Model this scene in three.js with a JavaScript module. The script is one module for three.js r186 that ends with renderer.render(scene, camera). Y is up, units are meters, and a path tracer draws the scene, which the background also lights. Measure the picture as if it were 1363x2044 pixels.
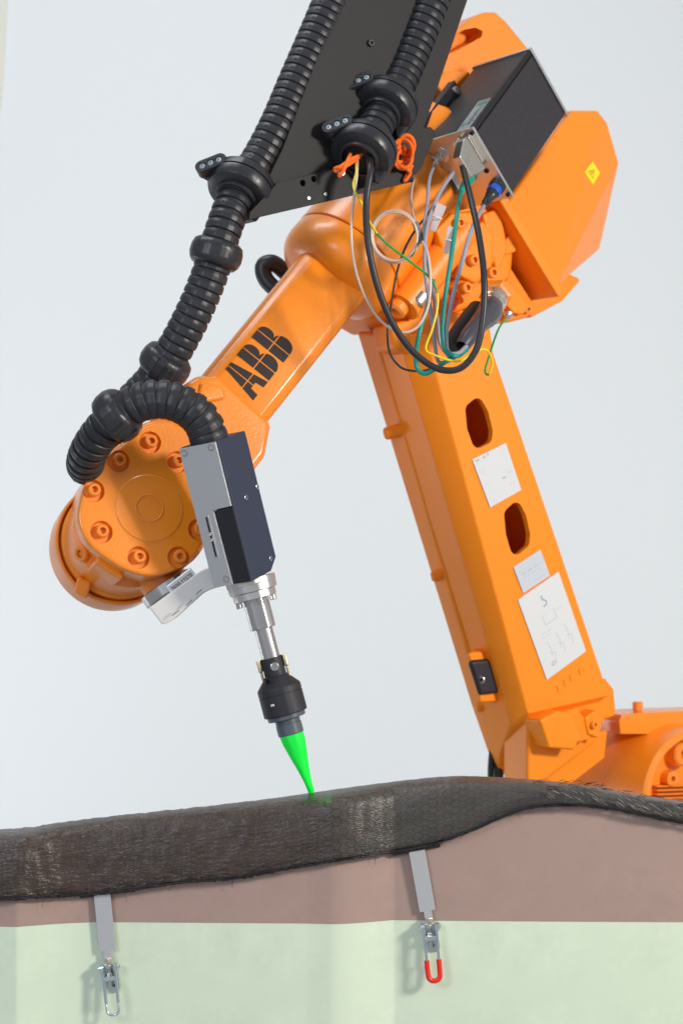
import * as THREE from 'three';
import { ConvexGeometry } from 'three/addons/geometries/ConvexGeometry.js';
import { RoundedBoxGeometry } from 'three/addons/geometries/RoundedBoxGeometry.js';
import { mergeGeometries, mergeVertices, toCreasedNormals } from 'three/addons/utils/BufferGeometryUtils.js';
import { ImprovedNoise } from 'three/addons/math/ImprovedNoise.js';
import { RectAreaLightUniformsLib } from 'three/addons/lights/RectAreaLightUniformsLib.js';
import { Brush, Evaluator, SUBTRACTION } from 'three-bvh-csg';

// ---------------------------------------------------------------- camera, lamps, exposure
const V = (x, y, z) => new THREE.Vector3(x, y, z);
const D = 4, CY = 1.75;
const scene = new THREE.Scene();
scene.background = new THREE.Color().setRGB(0.34, 0.345, 0.36);
const camera = new THREE.PerspectiveCamera(2 * Math.atan(1.022 / D) * 180 / Math.PI, 1363 / 2044, 0.1, 40);
camera.position.set(0, CY, D);
camera.lookAt(0, CY, 0);
camera.focus = 3.62;
camera.userData.fStop = 3.2;
const renderer = new THREE.WebGLRenderer({ antialias: true });
renderer.toneMapping = THREE.LinearToneMapping;
renderer.toneMappingExposure = 1.0;
renderer.shadowMap.enabled = true;
RectAreaLightUniformsLib.init();
function softbox(at, target, w, h, intensity, color, label) {
  const g = new THREE.Group(); g.name = 'studio_lamp'; scene.add(g);
  g.position.copy(at); g.lookAt(target);
  g.userData = { label, category: 'studio lamp' };
  const l = new THREE.RectAreaLight(color, intensity, w, h); l.name = 'lamp_light';
  l.position.copy(at).addScaledVector(target.clone().sub(at).normalize(), 0.01); l.lookAt(target); scene.add(l);
  const panel = new THREE.Mesh(new RoundedBoxGeometry(w, h, 0.012, 2, 0.004), new THREE.MeshStandardMaterial({ color: 0xffffff, emissive: new THREE.Color(color), emissiveIntensity: 1.0 }));
  panel.name = 'lamp_panel'; panel.position.z = -0.012; g.add(panel);
  const back = new THREE.Mesh(new THREE.CylinderGeometry(Math.hypot(w, h) * 0.5, 0.12, 0.25, 4, 1), new THREE.MeshStandardMaterial({ color: 0x111111, roughness: 0.9 }));
  back.name = 'lamp_housing'; back.geometry.rotateY(Math.PI / 4); back.geometry.rotateX(Math.PI / 2); back.geometry.scale(w / Math.max(w, h), h / Math.max(w, h), -1);
  back.position.z = -0.16; g.add(back);
}
softbox(V(3.2, 2.95, 2.7), V(0, 1.7, 0.2), 0.6, 0.6, 138, 0xfff6ec, 'square softbox lamp standing to the right of the robot');
softbox(V(-2.5, 3.0, 4.1), V(0, 1.5, 0.2), 1.6, 1.6, 7.2, 0xdfeaff, 'large softbox lamp standing to the left of the robot');
softbox(V(-1.2, 5.6, 0.2), V(-0.4, 0.6, -3.6), 2.4, 1.0, 9, 0xf4f9ff, 'long overhead lamp added out of view to wash the wall with light');  // unseen lamp, added only to brighten the wall from above
softbox(V(-2.9, 0.75, -1.3), V(-0.5, 1.1, -3.6), 0.9, 0.9, 10, 0xf6faff, 'low lamp added out of view by the floor to light the wall behind the wrist');  // added unseen lamp that lifts the wall at the lower left
softbox(V(2.9, 0.75, -1.3), V(0.6, 1.2, -3.6), 0.9, 0.9, 5, 0xf6faff, 'low lamp added out of view by the floor to light the wall behind the lower arm');  // added unseen lamp that evens out the wall on the right

// ---------------------------------------------------------------- helpers
const P = (px, py, z = 0) => V((px - 681.5) / 1000 * (D - z) / D, CY + (1022 - py) / 1000 * (D - z) / D, z);   // a point seen at (px, py), z metres in front of the elbow
const EYE = V(0, CY, D);
function onPlane(px, py, point, normal) {
  const d = P(px, py, 0).sub(EYE), t = point.clone().sub(EYE).dot(normal) / d.dot(normal);
  return EYE.clone().addScaledVector(d, t);
}
function onMesh(mesh, px, py, lift) {                                // where the sight line through (px, py) meets a mesh, lifted off its face
  scene.updateMatrixWorld(true);
  const r = new THREE.Raycaster(EYE, P(px, py, 0).sub(EYE).normalize()), h = r.intersectObject(mesh, false)[0];
  return h.point.clone().addScaledVector(h.face.normal, lift);
}
const TH = 33 * Math.PI / 180, O = P(694, 515, 0);                  // the robot stands turned by TH; O is the centre of its elbow drum
const EX = V(Math.cos(TH), 0, -Math.sin(TH)), EYu = V(0, 1, 0), EZ = V(Math.sin(TH), 0, Math.cos(TH));
const loc = (x, y, z) => O.clone().addScaledVector(EX, x).addScaledVector(EYu, y).addScaledVector(EZ, z);
const R = (px, py, Z) => onPlane(px, py, loc(0, 0, Z), EZ);
const PHI = 48 * Math.PI / 180;
const U = EX.clone().multiplyScalar(-Math.cos(PHI)).addScaledVector(EYu, -Math.sin(PHI));
const W = EX.clone().multiplyScalar(Math.sin(PHI)).addScaledVector(EYu, -Math.cos(PHI));
let seed = 7;
const rnd = () => { seed = (seed * 1664525 + 1013904223) >>> 0; return seed / 4294967296; };
const noise = new ImprovedNoise();

const names = {};
function numbered(n) { names[n] = (names[n] ?? -1) + 1; return names[n] ? `${n}_${String(names[n]).padStart(3, '0')}` : n; }
function thing(name, label, category, at, group) {
  const g = new THREE.Group(); g.name = numbered(name); g.position.copy(at); g.userData = { label, category };
  if (group) g.userData.group = group;
  g.userData_at = at.clone(); scene.add(g); return g;
}
function struct(name, geo, mat) { const m = new THREE.Mesh(geo, mat); m.name = name; m.userData = { kind: 'structure' }; scene.add(m); return m; }
const baseOf = (o) => { const p = V(0, 0, 0); for (let q = o; q && q !== scene; q = q.parent) p.add(q.position); return p; };
function part(parent, name, geo, mat) {                              // geo in world coordinates
  const b = baseOf(parent); geo.translate(-b.x, -b.y, -b.z);
  const m = new THREE.Mesh(geo, mat); m.name = name; parent.add(m); return m;
}
function piece(parent, name, geo, mat, at, quat) {                   // shared geo, set at a world place and turn
  const m = new THREE.Mesh(geo, mat); m.name = name; m.position.copy(at).sub(baseOf(parent)); if (quat) m.quaternion.copy(quat); parent.add(m); return m;
}
function boxUV(g) {
  const p = g.attributes.position, n = g.attributes.normal, uv = new Float32Array(p.count * 2);
  for (let i = 0; i < p.count; i++) {
    const ax = Math.abs(n.getX(i)), ay = Math.abs(n.getY(i)), az = Math.abs(n.getZ(i));
    const [a, b] = ax > ay && ax > az ? [p.getZ(i), p.getY(i)] : ay > az ? [p.getX(i), p.getZ(i)] : [p.getX(i), p.getY(i)];
    uv[2 * i] = a; uv[2 * i + 1] = b;
  }
  g.setAttribute('uv', new THREE.BufferAttribute(uv, 2)); return g;
}
const ball = {};
function hull(pts, r = 0.006, detail = 1) {                          // convex solid with its edges rounded to radius r
  let all = pts;
  if (r > 0) {
    const key = detail; if (!ball[key]) { const q = mergeVertices(new THREE.IcosahedronGeometry(1, detail).deleteAttribute('uv').deleteAttribute('normal')); ball[key] = []; for (let i = 0; i < q.attributes.position.count; i++) ball[key].push(new THREE.Vector3().fromBufferAttribute(q.attributes.position, i)); }
    all = []; for (const p of pts) for (const b of ball[key]) all.push(p.clone().addScaledVector(b, r));
  }
  let g = new ConvexGeometry(all);
  if (r > 0) { g.deleteAttribute('normal'); g = mergeVertices(g, 1e-5); g.computeVertexNormals(); }
  return boxUV(g);
}
const prism = (pxs, z0, z1, r = 0.006, zoneShift = 1) => hull([...pxs.map(([x, y]) => R(x, y, z1)), ...pxs.map(([x, y]) => { const q = R(x, y, z1); return q.addScaledVector(EZ, z0 - z1); })], r);
function frame(at, xdir, ydir) { const z = xdir.clone().cross(ydir).normalize(), y = z.clone().cross(xdir).normalize(); return new THREE.Matrix4().makeBasis(xdir.clone().normalize(), y, z).setPosition(at); }
function quatOf(ydir, towards = V(0, 0, 1)) { const y = ydir.clone().normalize(), x = y.clone().cross(towards).normalize(), z = x.clone().cross(y); return new THREE.Quaternion().setFromRotationMatrix(new THREE.Matrix4().makeBasis(x, y, z)); }
function lathe(profile, at, dir, seg = 48, crease = 0.5) {           // profile of [along dir, radius] in metres
  let g = new THREE.LatheGeometry(profile.map(([s, r]) => new THREE.Vector2(Math.max(r, 0), s)), seg);
  g = toCreasedNormals(g, crease);
  g.applyMatrix4(new THREE.Matrix4().compose(at, quatOf(dir), V(1, 1, 1))); return g;
}
const lat = (profile, seg = 32, crease = 0.5) => toCreasedNormals(new THREE.LatheGeometry(profile.map(([s, r]) => new THREE.Vector2(Math.max(r, 0), s)), seg), crease);
function tube(pts, r, seg = 0, radial = 12, caps = true) {
  const c = new THREE.CatmullRomCurve3(pts, false, 'centripetal');
  const g = new THREE.TubeGeometry(c, seg || Math.max(8, pts.length * 10), r, radial, false);
  if (!caps) return g;
  const ends = [[pts[0], c.getTangent(0).negate()], [pts[pts.length - 1], c.getTangent(1)]].map(([p, t]) => new THREE.CircleGeometry(r, radial).applyQuaternion(new THREE.Quaternion().setFromUnitVectors(V(0, 0, 1), t)).translate(p.x, p.y, p.z));
  return mergeGeometries([g, ...ends]);
}
function rbox(w, h, d, r, m) { const g = new RoundedBoxGeometry(w, h, d, 3, Math.min(r, w / 2.01, h / 2.01, d / 2.01)); if (m) g.applyMatrix4(m); return g; }
function bar(a, b, w, t, normal = V(0, 0, 1), r = 0.001) {           // flat bar from a to b, w wide, t thick along normal
  const y = b.clone().sub(a), x = y.clone().cross(normal).normalize();
  return rbox(w, y.length(), t, r, frame(a.clone().add(b).multiplyScalar(0.5), x, y));
}
function extrude(pts2, depth, bevel, m, holes = []) {
  const sh = new THREE.Shape(pts2.map(([x, y]) => new THREE.Vector2(x, y)));
  for (const h of holes) sh.holes.push(h);
  const g = new THREE.ExtrudeGeometry(sh, { depth, bevelEnabled: bevel > 0, bevelSize: bevel, bevelThickness: bevel, bevelOffset: -bevel, bevelSegments: 2, curveSegments: 24 });
  if (m) g.applyMatrix4(m); return g;
}
const csg = new Evaluator(); csg.useGroups = false; csg.attributes = ['position', 'normal', 'uv'];
function cut(g, ...tools) {
  const prep = (q) => { const x = q.index ? q.toNonIndexed() : q; for (const k of Object.keys(x.attributes)) if (!csg.attributes.includes(k)) x.deleteAttribute(k); if (!x.attributes.uv) boxUV(x); const b = new Brush(x); b.updateMatrixWorld(); return b; };
  let a = prep(g);
  for (const t of tools) { const r = csg.evaluate(a, prep(t), SUBTRACTION); r.updateMatrixWorld(); a = r; }
  return a.geometry;
}
function canvasTex(w, h, draw) {
  const c = document.createElement('canvas'); c.width = w; c.height = h; const x = c.getContext('2d'); draw(x, w, h);
  const t = new THREE.CanvasTexture(c); t.colorSpace = THREE.SRGBColorSpace; t.anisotropy = 8; return t;
}
function dataTex(w, h, f, srgb) {
  const a = new Uint8Array(w * h * 4);
  for (let j = 0; j < h; j++) for (let i = 0; i < w; i++) { const c = f(i / w, j / h), k = 4 * (j * w + i); a[k] = c[0] * 255; a[k + 1] = c[1] * 255; a[k + 2] = c[2] * 255; a[k + 3] = 255; }
  const t = new THREE.DataTexture(a, w, h); t.magFilter = THREE.LinearFilter; t.minFilter = THREE.LinearFilter; t.wrapS = t.wrapT = THREE.RepeatWrapping; if (srgb) t.colorSpace = THREE.SRGBColorSpace; t.needsUpdate = true; return t;
}

// ---------------------------------------------------------------- materials
const grain = dataTex(256, 256, () => { const g = rnd(); return [g, g, g]; });
const speck = (n) => { const t = grain.clone(); t.repeat.set(n, n); t.needsUpdate = true; return t; };
const peel = (() => { const t = dataTex(256, 256, (u, v) => { const g = 0.5 + 0.5 * noise.noise(u * 32, v * 32, 3.3) * Math.min(1, 8 * Math.min(u, 1 - u, v, 1 - v)); return [g, g, g]; }); t.repeat.set(7, 7); return t; })();
const M = {};
const rgb = (r, g, b) => new THREE.Color().setRGB(r, g, b);
const std = (o) => new THREE.MeshStandardMaterial(o), phy = (o) => new THREE.MeshPhysicalMaterial(o);
M.orange = phy({ color: rgb(0.92, 0.262, 0.008), roughness: 0.36, clearcoat: 0.5, clearcoatRoughness: 0.2, bumpMap: peel, bumpScale: 0.00035 });
M.orangeCast = phy({ color: rgb(0.92, 0.262, 0.008), roughness: 0.48, specularIntensity: 0.6, clearcoat: 0.12, clearcoatRoughness: 0.25, bumpMap: peel, bumpScale: 0.0004 });
M.plastic = std({ color: rgb(0.022, 0.023, 0.027), roughness: 0.36 });
M.hose = std({ color: rgb(0.019, 0.020, 0.025), roughness: 0.45 });
M.gap = std({ color: rgb(0.016, 0.016, 0.018), roughness: 0.6 });  // near-black painted on as the dark of slots and gaps; also black rubber
M.plate = std({ color: rgb(0.006, 0.006, 0.0065), roughness: 0.66, bumpMap: speck(8), bumpScale: 0.0001 });
M.boxTop = std({ color: rgb(0.028, 0.027, 0.027), roughness: 0.45 });
M.boxSide = std({ map: (() => { const t = dataTex(256, 256, () => { const k = rnd(), g = 0.165 + 0.07 * (k - 0.5) + (rnd() < 0.02 ? 0.12 : 0); return [g, g * 0.98, g * 1.10]; }, true); t.repeat.set(4, 4); return t; })(), roughness: 0.8, bumpMap: speck(4), bumpScale: 0.0012 });
M.blackMetal = std({ color: rgb(0.016, 0.016, 0.018), roughness: 0.4, metalness: 0.2 });
M.alu = std({ color: rgb(0.74, 0.73, 0.72), metalness: 1, roughness: 0.34 });
M.steel = std({ color: rgb(0.62, 0.62, 0.63), metalness: 1, roughness: 0.27 });
M.brushed = std({ color: rgb(0.56, 0.575, 0.59), metalness: 0.55, roughness: 0.44, bumpMap: speck(4), bumpScale: 0.00012 });
M.zinc = std({ color: rgb(0.63, 0.72, 0.76), metalness: 1, roughness: 0.28 });
M.brass = std({ color: rgb(0.75, 0.66, 0.45), metalness: 1, roughness: 0.35 });
M.nickel = std({ color: rgb(0.80, 0.76, 0.68), metalness: 1, roughness: 0.28 });
M.anod = std({ color: rgb(0.028, 0.040, 0.076), roughness: 0.5, metalness: 0.15, bumpMap: speck(5), bumpScale: 0.0002 });
M.anodDark = std({ color: rgb(0.010, 0.011, 0.017), roughness: 0.55 });
M.print3d = std({ color: rgb(0.018, 0.019, 0.024), roughness: 0.55 });
M.greyPlastic = std({ color: rgb(0.085, 0.105, 0.13), roughness: 0.42 });
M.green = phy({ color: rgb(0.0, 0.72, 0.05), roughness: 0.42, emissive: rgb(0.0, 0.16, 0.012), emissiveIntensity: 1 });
M.whitePlastic = std({ color: rgb(0.72, 0.71, 0.68), roughness: 0.42 });
M.red = std({ color: rgb(0.75, 0.022, 0.010), roughness: 0.3 });
M.cableBlack = std({ color: rgb(0.018, 0.018, 0.021), roughness: 0.42 });
M.cableGrey = std({ color: rgb(0.29, 0.30, 0.37), roughness: 0.45 });
M.cableGreen = std({ color: rgb(0.0, 0.26, 0.19), roughness: 0.4 });
M.beige = std({ color: rgb(0.68, 0.53, 0.42), roughness: 0.5, metalness: 0.2 });
M.yellow = std({ color: rgb(0.86, 0.66, 0.01), roughness: 0.4 });
M.wireGreen = std({ color: rgb(0.02, 0.36, 0.05), roughness: 0.4 });
M.cord = std({ color: rgb(0.92, 0.16, 0.01), roughness: 0.8 });
M.shrink = std({ color: rgb(0.055, 0.058, 0.075), roughness: 0.32 });
M.blue = std({ color: rgb(0.01, 0.09, 0.55), roughness: 0.35 });
M.plugGreen = std({ color: rgb(0.0, 0.33, 0.21), roughness: 0.35 });
M.clearTie = phy({ color: rgb(0.8, 0.78, 0.8), roughness: 0.4, transmission: 0.45, thickness: 0 });
M.redBoot = std({ color: rgb(0.6, 0.03, 0.02), roughness: 0.4 });
M.wall = std({ color: rgb(0.755, 0.795, 0.80), roughness: 0.9, bumpMap: speck(2), bumpScale: 0.0006 });
M.floor = std({ color: rgb(0.42, 0.42, 0.42), roughness: 0.6 });
M.trim = std({ color: rgb(0.80, 0.78, 0.62), roughness: 0.5 });
const print = (tex, rough = 0.4) => std({ map: tex, roughness: rough });

// ---------------------------------------------------------------- setting
struct('floor', new THREE.BoxGeometry(12, 0.1, 10).translate(0, -0.05, 0.5), M.floor);
struct('wall', new THREE.BoxGeometry(12, 6.4, 0.1).translate(0, 3.2, -3.65), M.wall);
{
  const t = thing('wall_trim', 'pale yellow narrow trim strip running up the plain wall', 'trim', V(-1.3, 2.4, -3.59));
  part(t, 'trim_strip', bar(P(-4, 215, -3.59), P(14, -90, -3.59), 0.012, 0.016), M.trim);
}

// ---------------------------------------------------------------- robot
const robot = thing('robot_arm', 'glossy orange six axis industrial robot arm with black lettering on its forearm', 'robot', V(0.75, 0, -0.35));
const boltGeo = lat([[0, 0], [0, 0.010], [0.010, 0.010], [0.0118, 0.0085], [0.0118, 0.005], [0.005, 0.0045], [0.005, 0]], 20, 0.5);
const bolt = (parent, at, dir, s = 1, mat = M.orange, name = 'bolt') => { const m = piece(parent, name, boltGeo, mat, at, quatOf(dir, V(0.1, 0.9, 0.4))); m.scale.setScalar(s); return m; };

// upper arm housing, elbow drum and forearm tube turn about the same axis U
const housing = part(robot, 'arm_housing', lathe([[-0.36, 0], [-0.36, 0.095], [-0.345, 0.112], [-0.32, 0.119], [-0.004, 0.1215], [-0.0015, 0.120], [-0.0015, 0.05]], O, U, 72), M.orange);
const FF = EYE.clone().sub(O.clone().addScaledVector(U, 0.32)); FF.addScaledVector(U, -FF.dot(U)).normalize();   // the flat front face of the forearm looks this way
const FW = W.clone().addScaledVector(FF, -W.dot(FF)).normalize();
const beamAt = (s0, a, f) => O.clone().addScaledVector(U, s0).addScaledVector(FW, a).addScaledVector(FF, f);
const beam = (() => {
  const hx = 0.0765, hz = 0.070, r = 0.040, sh = new THREE.Shape();
  sh.moveTo(-hx + r, -hz); sh.lineTo(hx - r, -hz); sh.absarc(hx - r, -hz + r, r, -Math.PI / 2, 0); sh.lineTo(hx, hz - 0.024); sh.absarc(hx - 0.024, hz - 0.024, 0.024, 0, Math.PI / 2); sh.lineTo(-hx + r, hz); sh.absarc(-hx + r, hz - r, r, Math.PI / 2, Math.PI); sh.lineTo(-hx, -hz + r); sh.absarc(-hx + r, -hz + r, r, Math.PI, Math.PI * 1.5);
  const x = FF.clone().cross(U).normalize(), g = new THREE.ExtrudeGeometry(sh, { depth: 0.395, bevelEnabled: true, bevelSize: 0.010, bevelThickness: 0.010, bevelOffset: -0.010, bevelSegments: 5, curveSegments: 18 });
  if (x.dot(FW) < 0) g.scale(1, 1, 1); g.applyMatrix4(frame(beamAt(0.045, 0, 0), x, FF)); return boxUV(toCreasedNormals(g, 0.5));
})();
const forearm = part(robot, 'forearm', lathe([[0.0015, 0.05], [0.0015, 0.120], [0.004, 0.1215], [0.030, 0.1225], [0.044, 0.121], [0.056, 0.1165], [0.066, 0.108], [0.074, 0.096], [0.080, 0.080], [0.083, 0.06], [0.083, 0]], O, U, 72, 0.7), M.orange);
part(forearm, 'forearm_beam', beam, M.orange);
{ // lettering printed on the tube
  const tex = canvasTex(1024, 532, (x, w, h) => {
    x.clearRect(0, 0, w, h); x.fillStyle = '#241c1b';
    const LW = 300, gap = 18, H = h - 8, y0 = 4;
    const clipLines = (cx, cy, left, right) => { x.save(); x.globalCompositeOperation = 'destination-out'; x.fillStyle = '#000'; x.fillRect(left - 4, cy - 8, right - left + 8, 16); x.fillRect(cx - 8, y0 - 2, 16, H + 4); x.restore(); };
    const a0 = 10, ac = a0 + 170;
    x.beginPath(); x.moveTo(ac - 62, y0); x.lineTo(ac + 62, y0); x.lineTo(a0 + 340, y0 + H); x.lineTo(a0 + 238, y0 + H); x.lineTo(a0 + 222, y0 + H - 118); x.lineTo(a0 + 118, y0 + H - 118); x.lineTo(a0 + 102, y0 + H); x.lineTo(a0, y0 + H); x.closePath(); x.fill();
    clipLines(ac, y0 + H * 0.60, a0, a0 + 340);
    for (const b0 of [372, 702]) {
      x.beginPath(); x.moveTo(b0, y0); x.lineTo(b0 + 150, y0); x.bezierCurveTo(b0 + 285, y0, b0 + 285, y0 + 215, b0 + 190, y0 + 225);
      x.bezierCurveTo(b0 + 345, y0 + 240, b0 + 345, y0 + H, b0 + 165, y0 + H); x.lineTo(b0, y0 + H); x.closePath(); x.fill();
      clipLines(b0 + 140, y0 + H * 0.52, b0, b0 + 310);
    }
  });
  const g = new THREE.BufferGeometry(), n = 1, m = 1, pos = [], nor = [], uv = [], idx = [];
  for (let j = 0; j <= m; j++) for (let i = 0; i <= n; i++) {
    const off = THREE.MathUtils.lerp(0.030, -0.049, i / n), s = THREE.MathUtils.lerp(0.398, 0.250, j / m);
    pos.push(...beamAt(s, off, 0.0706)); nor.push(...FF); uv.push(j / m, i / n);
    if (i < n && j < m) { const k = j * (n + 1) + i; idx.push(k, k + n + 1, k + 1, k + 1, k + n + 1, k + n + 2); }
  }
  g.setAttribute('position', new THREE.Float32BufferAttribute(pos, 3)); g.setAttribute('normal', new THREE.Float32BufferAttribute(nor, 3)); g.setAttribute('uv', new THREE.Float32BufferAttribute(uv, 2)); g.setIndex(idx);
  const l = part(forearm, 'lettering', g, std({ map: tex, alphaTest: 0.5, roughness: 0.35, side: THREE.DoubleSide }));
  l.userData.label = 'black split block letters ABB along the forearm';
}
// casting at the far end of the tube, and the wrist
const NW = EZ.clone().multiplyScalar(Math.cos(0.33)).addScaledVector(W, -Math.sin(0.33));
const WC = O.clone().addScaledVector(U, 0.645).addScaledVector(NW, 0.04);
const atW = (px, py, h) => onPlane(px, py, WC.clone().addScaledVector(NW, h), NW);
const smooth = (pxs, n = 56) => new THREE.CatmullRomCurve3(pxs.map(([x, y]) => V(x, y, 0)), true, 'centripetal').getSpacedPoints(n).map((q) => [q.x, q.y]);
const slab = (pxs, h0, h1, r) => hull([...pxs.map(([x, y]) => atW(x, y, h1)), ...pxs.map(([x, y]) => atW(x, y, h1).addScaledVector(NW, h0 - h1))], r);
const wrist = part(robot, 'wrist_body', slab(smooth([[180, 1000], [205, 935], [262, 880], [300, 852], [345, 850], [395, 890], [412, 960], [408, 1060], [385, 1105], [345, 1132], [300, 1142], [255, 1132], [215, 1108], [188, 1072]]), -0.13, 0.062, 0.010), M.orange);
part(robot, 'wrist_fork', slab([[300, 865], [372, 785], [398, 768], [428, 768], [522, 852], [512, 905], [470, 960], [380, 1010], [290, 960]], -0.135, 0.024, 0.016), M.orange);
part(robot, 'wrist_fork_lug', hull([atW(405, 772, 0.038), atW(438, 778, 0.038), atW(440, 792, 0.038), atW(400, 800, 0.038), atW(405, 772, 0.0), atW(438, 778, 0.0), atW(440, 792, 0.0), atW(400, 800, 0.0)], 0.008), M.orange);
{
  const outline = [[163, 1040], [166, 1005], [178, 968], [200, 938], [262, 882], [296, 856], [330, 850], [362, 862], [392, 900], [410, 950], [414, 1010], [408, 1058], [388, 1100], [350, 1130], [300, 1143], [255, 1133], [215, 1110], [180, 1080]];
  const spots = [[300, 883], [237, 920], [355, 922], [187, 980], [203, 1062], [277, 1113], [357, 1113], [398, 1057]];
  let g = slab(smooth(outline), 0.066, 0.088, 0.007);
  const bore = spots.map(([x, y]) => lathe([[-0.008, 0], [-0.008, 0.0180], [-0.001, 0.0205], [0.03, 0.0260], [0.03, 0]], atW(x, y, 0.0945), NW, 28));
  g = cut(g, ...bore);
  const cover = part(robot, 'wrist_cover', g, M.orange);
  for (const [x, y] of spots) bolt(cover, atW(x, y, 0.0855), NW, 1.2);
  const c = atW(299, 1014, 0.0966);
  part(cover, 'center_ring', lathe([[0, 0.0235], [0.0012, 0.024], [0.0016, 0.0248], [0.0012, 0.0256], [0, 0.026]], c, NW, 48, 1), M.orange);
  part(cover, 'raised_disc', lathe([[0, 0], [0.0008, 0.0605], [-0.0006, 0.0625]], atW(299, 1014, 0.0958), NW, 64, 0.02), M.orange);
}
{
  const c = atW(238, 1082, -0.09);
  const cup = part(robot, 'wrist_rear_cover', lathe([[-0.012, 0], [-0.012, 0.1135], [0.002, 0.1145], [0.004, 0.117], [0.0, 0.120], [-0.01, 0.121], [-0.075, 0.119], [-0.09, 0.108], [-0.09, 0]], c, NW, 64), M.orange);
  part(cup, 'grip_lug', hull([atW(160, 1158, -0.06), atW(176, 1165, -0.06), atW(170, 1188, -0.07), atW(156, 1178, -0.07), atW(163, 1158, -0.1), atW(176, 1165, -0.1)], 0.006), M.orange);
  part(robot, 'wrist_neck', lathe([[-0.02, 0], [-0.02, 0.1105], [0.010, 0.1105], [0.016, 0.106], [0.09, 0.104], [0.10, 0.09], [0.10, 0]], c, NW, 64), M.orange);
  bolt(cup, atW(172, 1103, 0.0), NW.clone().add(V(-0.9, -0.35, 0)).normalize(), 1.5, M.orange, 'plug_screw');
  part(robot, 'wrist_rib', slab([[200, 1110], [226, 1128], [240, 1150], [222, 1140], [196, 1122]], 0.0, 0.06, 0.006), M.orange);
}
// mounting flange of the last axis
const T6 = P(352, 1222, 0.36).sub(P(312, 1160, 0.355)).normalize();
{
  const c = P(322, 1152, 0.30);
  part(robot, 'tool_axis_neck', lathe([[-0.08, 0.050], [-0.02, 0.050], [0.0, 0.046], [0.016, 0.044], [0.016, 0]], c, T6, 40), M.orange);
}
const flangeAt = P(337, 1176, 0.345);
{
  const f = part(robot, 'tool_flange', lathe([[-0.012, 0], [-0.012, 0.050], [-0.010, 0.052], [0.008, 0.052], [0.010, 0.050], [0.010, 0]], flangeAt, T6, 64), M.steel);
  const tex = canvasTex(256, 64, (x, w, h) => { x.fillStyle = '#c6c4bf'; x.fillRect(0, 0, w, h); x.fillStyle = '#2a2a2a'; x.font = 'bold 46px sans-serif'; x.textAlign = 'center'; x.textBaseline = 'middle'; x.fillText('2600-11570', w / 2, h / 2 + 3, 236); });
  const a = P(345, 1181, 0), b = P(381, 1153, 0), xd = b.sub(a).normalize().add(V(0, 0, 0.05));
  const q = new THREE.PlaneGeometry(0.050, 0.015); q.applyMatrix4(frame(P(363, 1161, 0.408), xd, T6.clone().negate()));
  part(f, 'marking_plate', rbox(0.056, 0.021, 0.004, 0.001, frame(P(363, 1161, 0.405), xd, T6.clone().negate())), M.alu);
  part(f, 'marking', q, print(tex, 0.4)).userData.label = 'part number printed on the flange plate';
}
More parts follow.
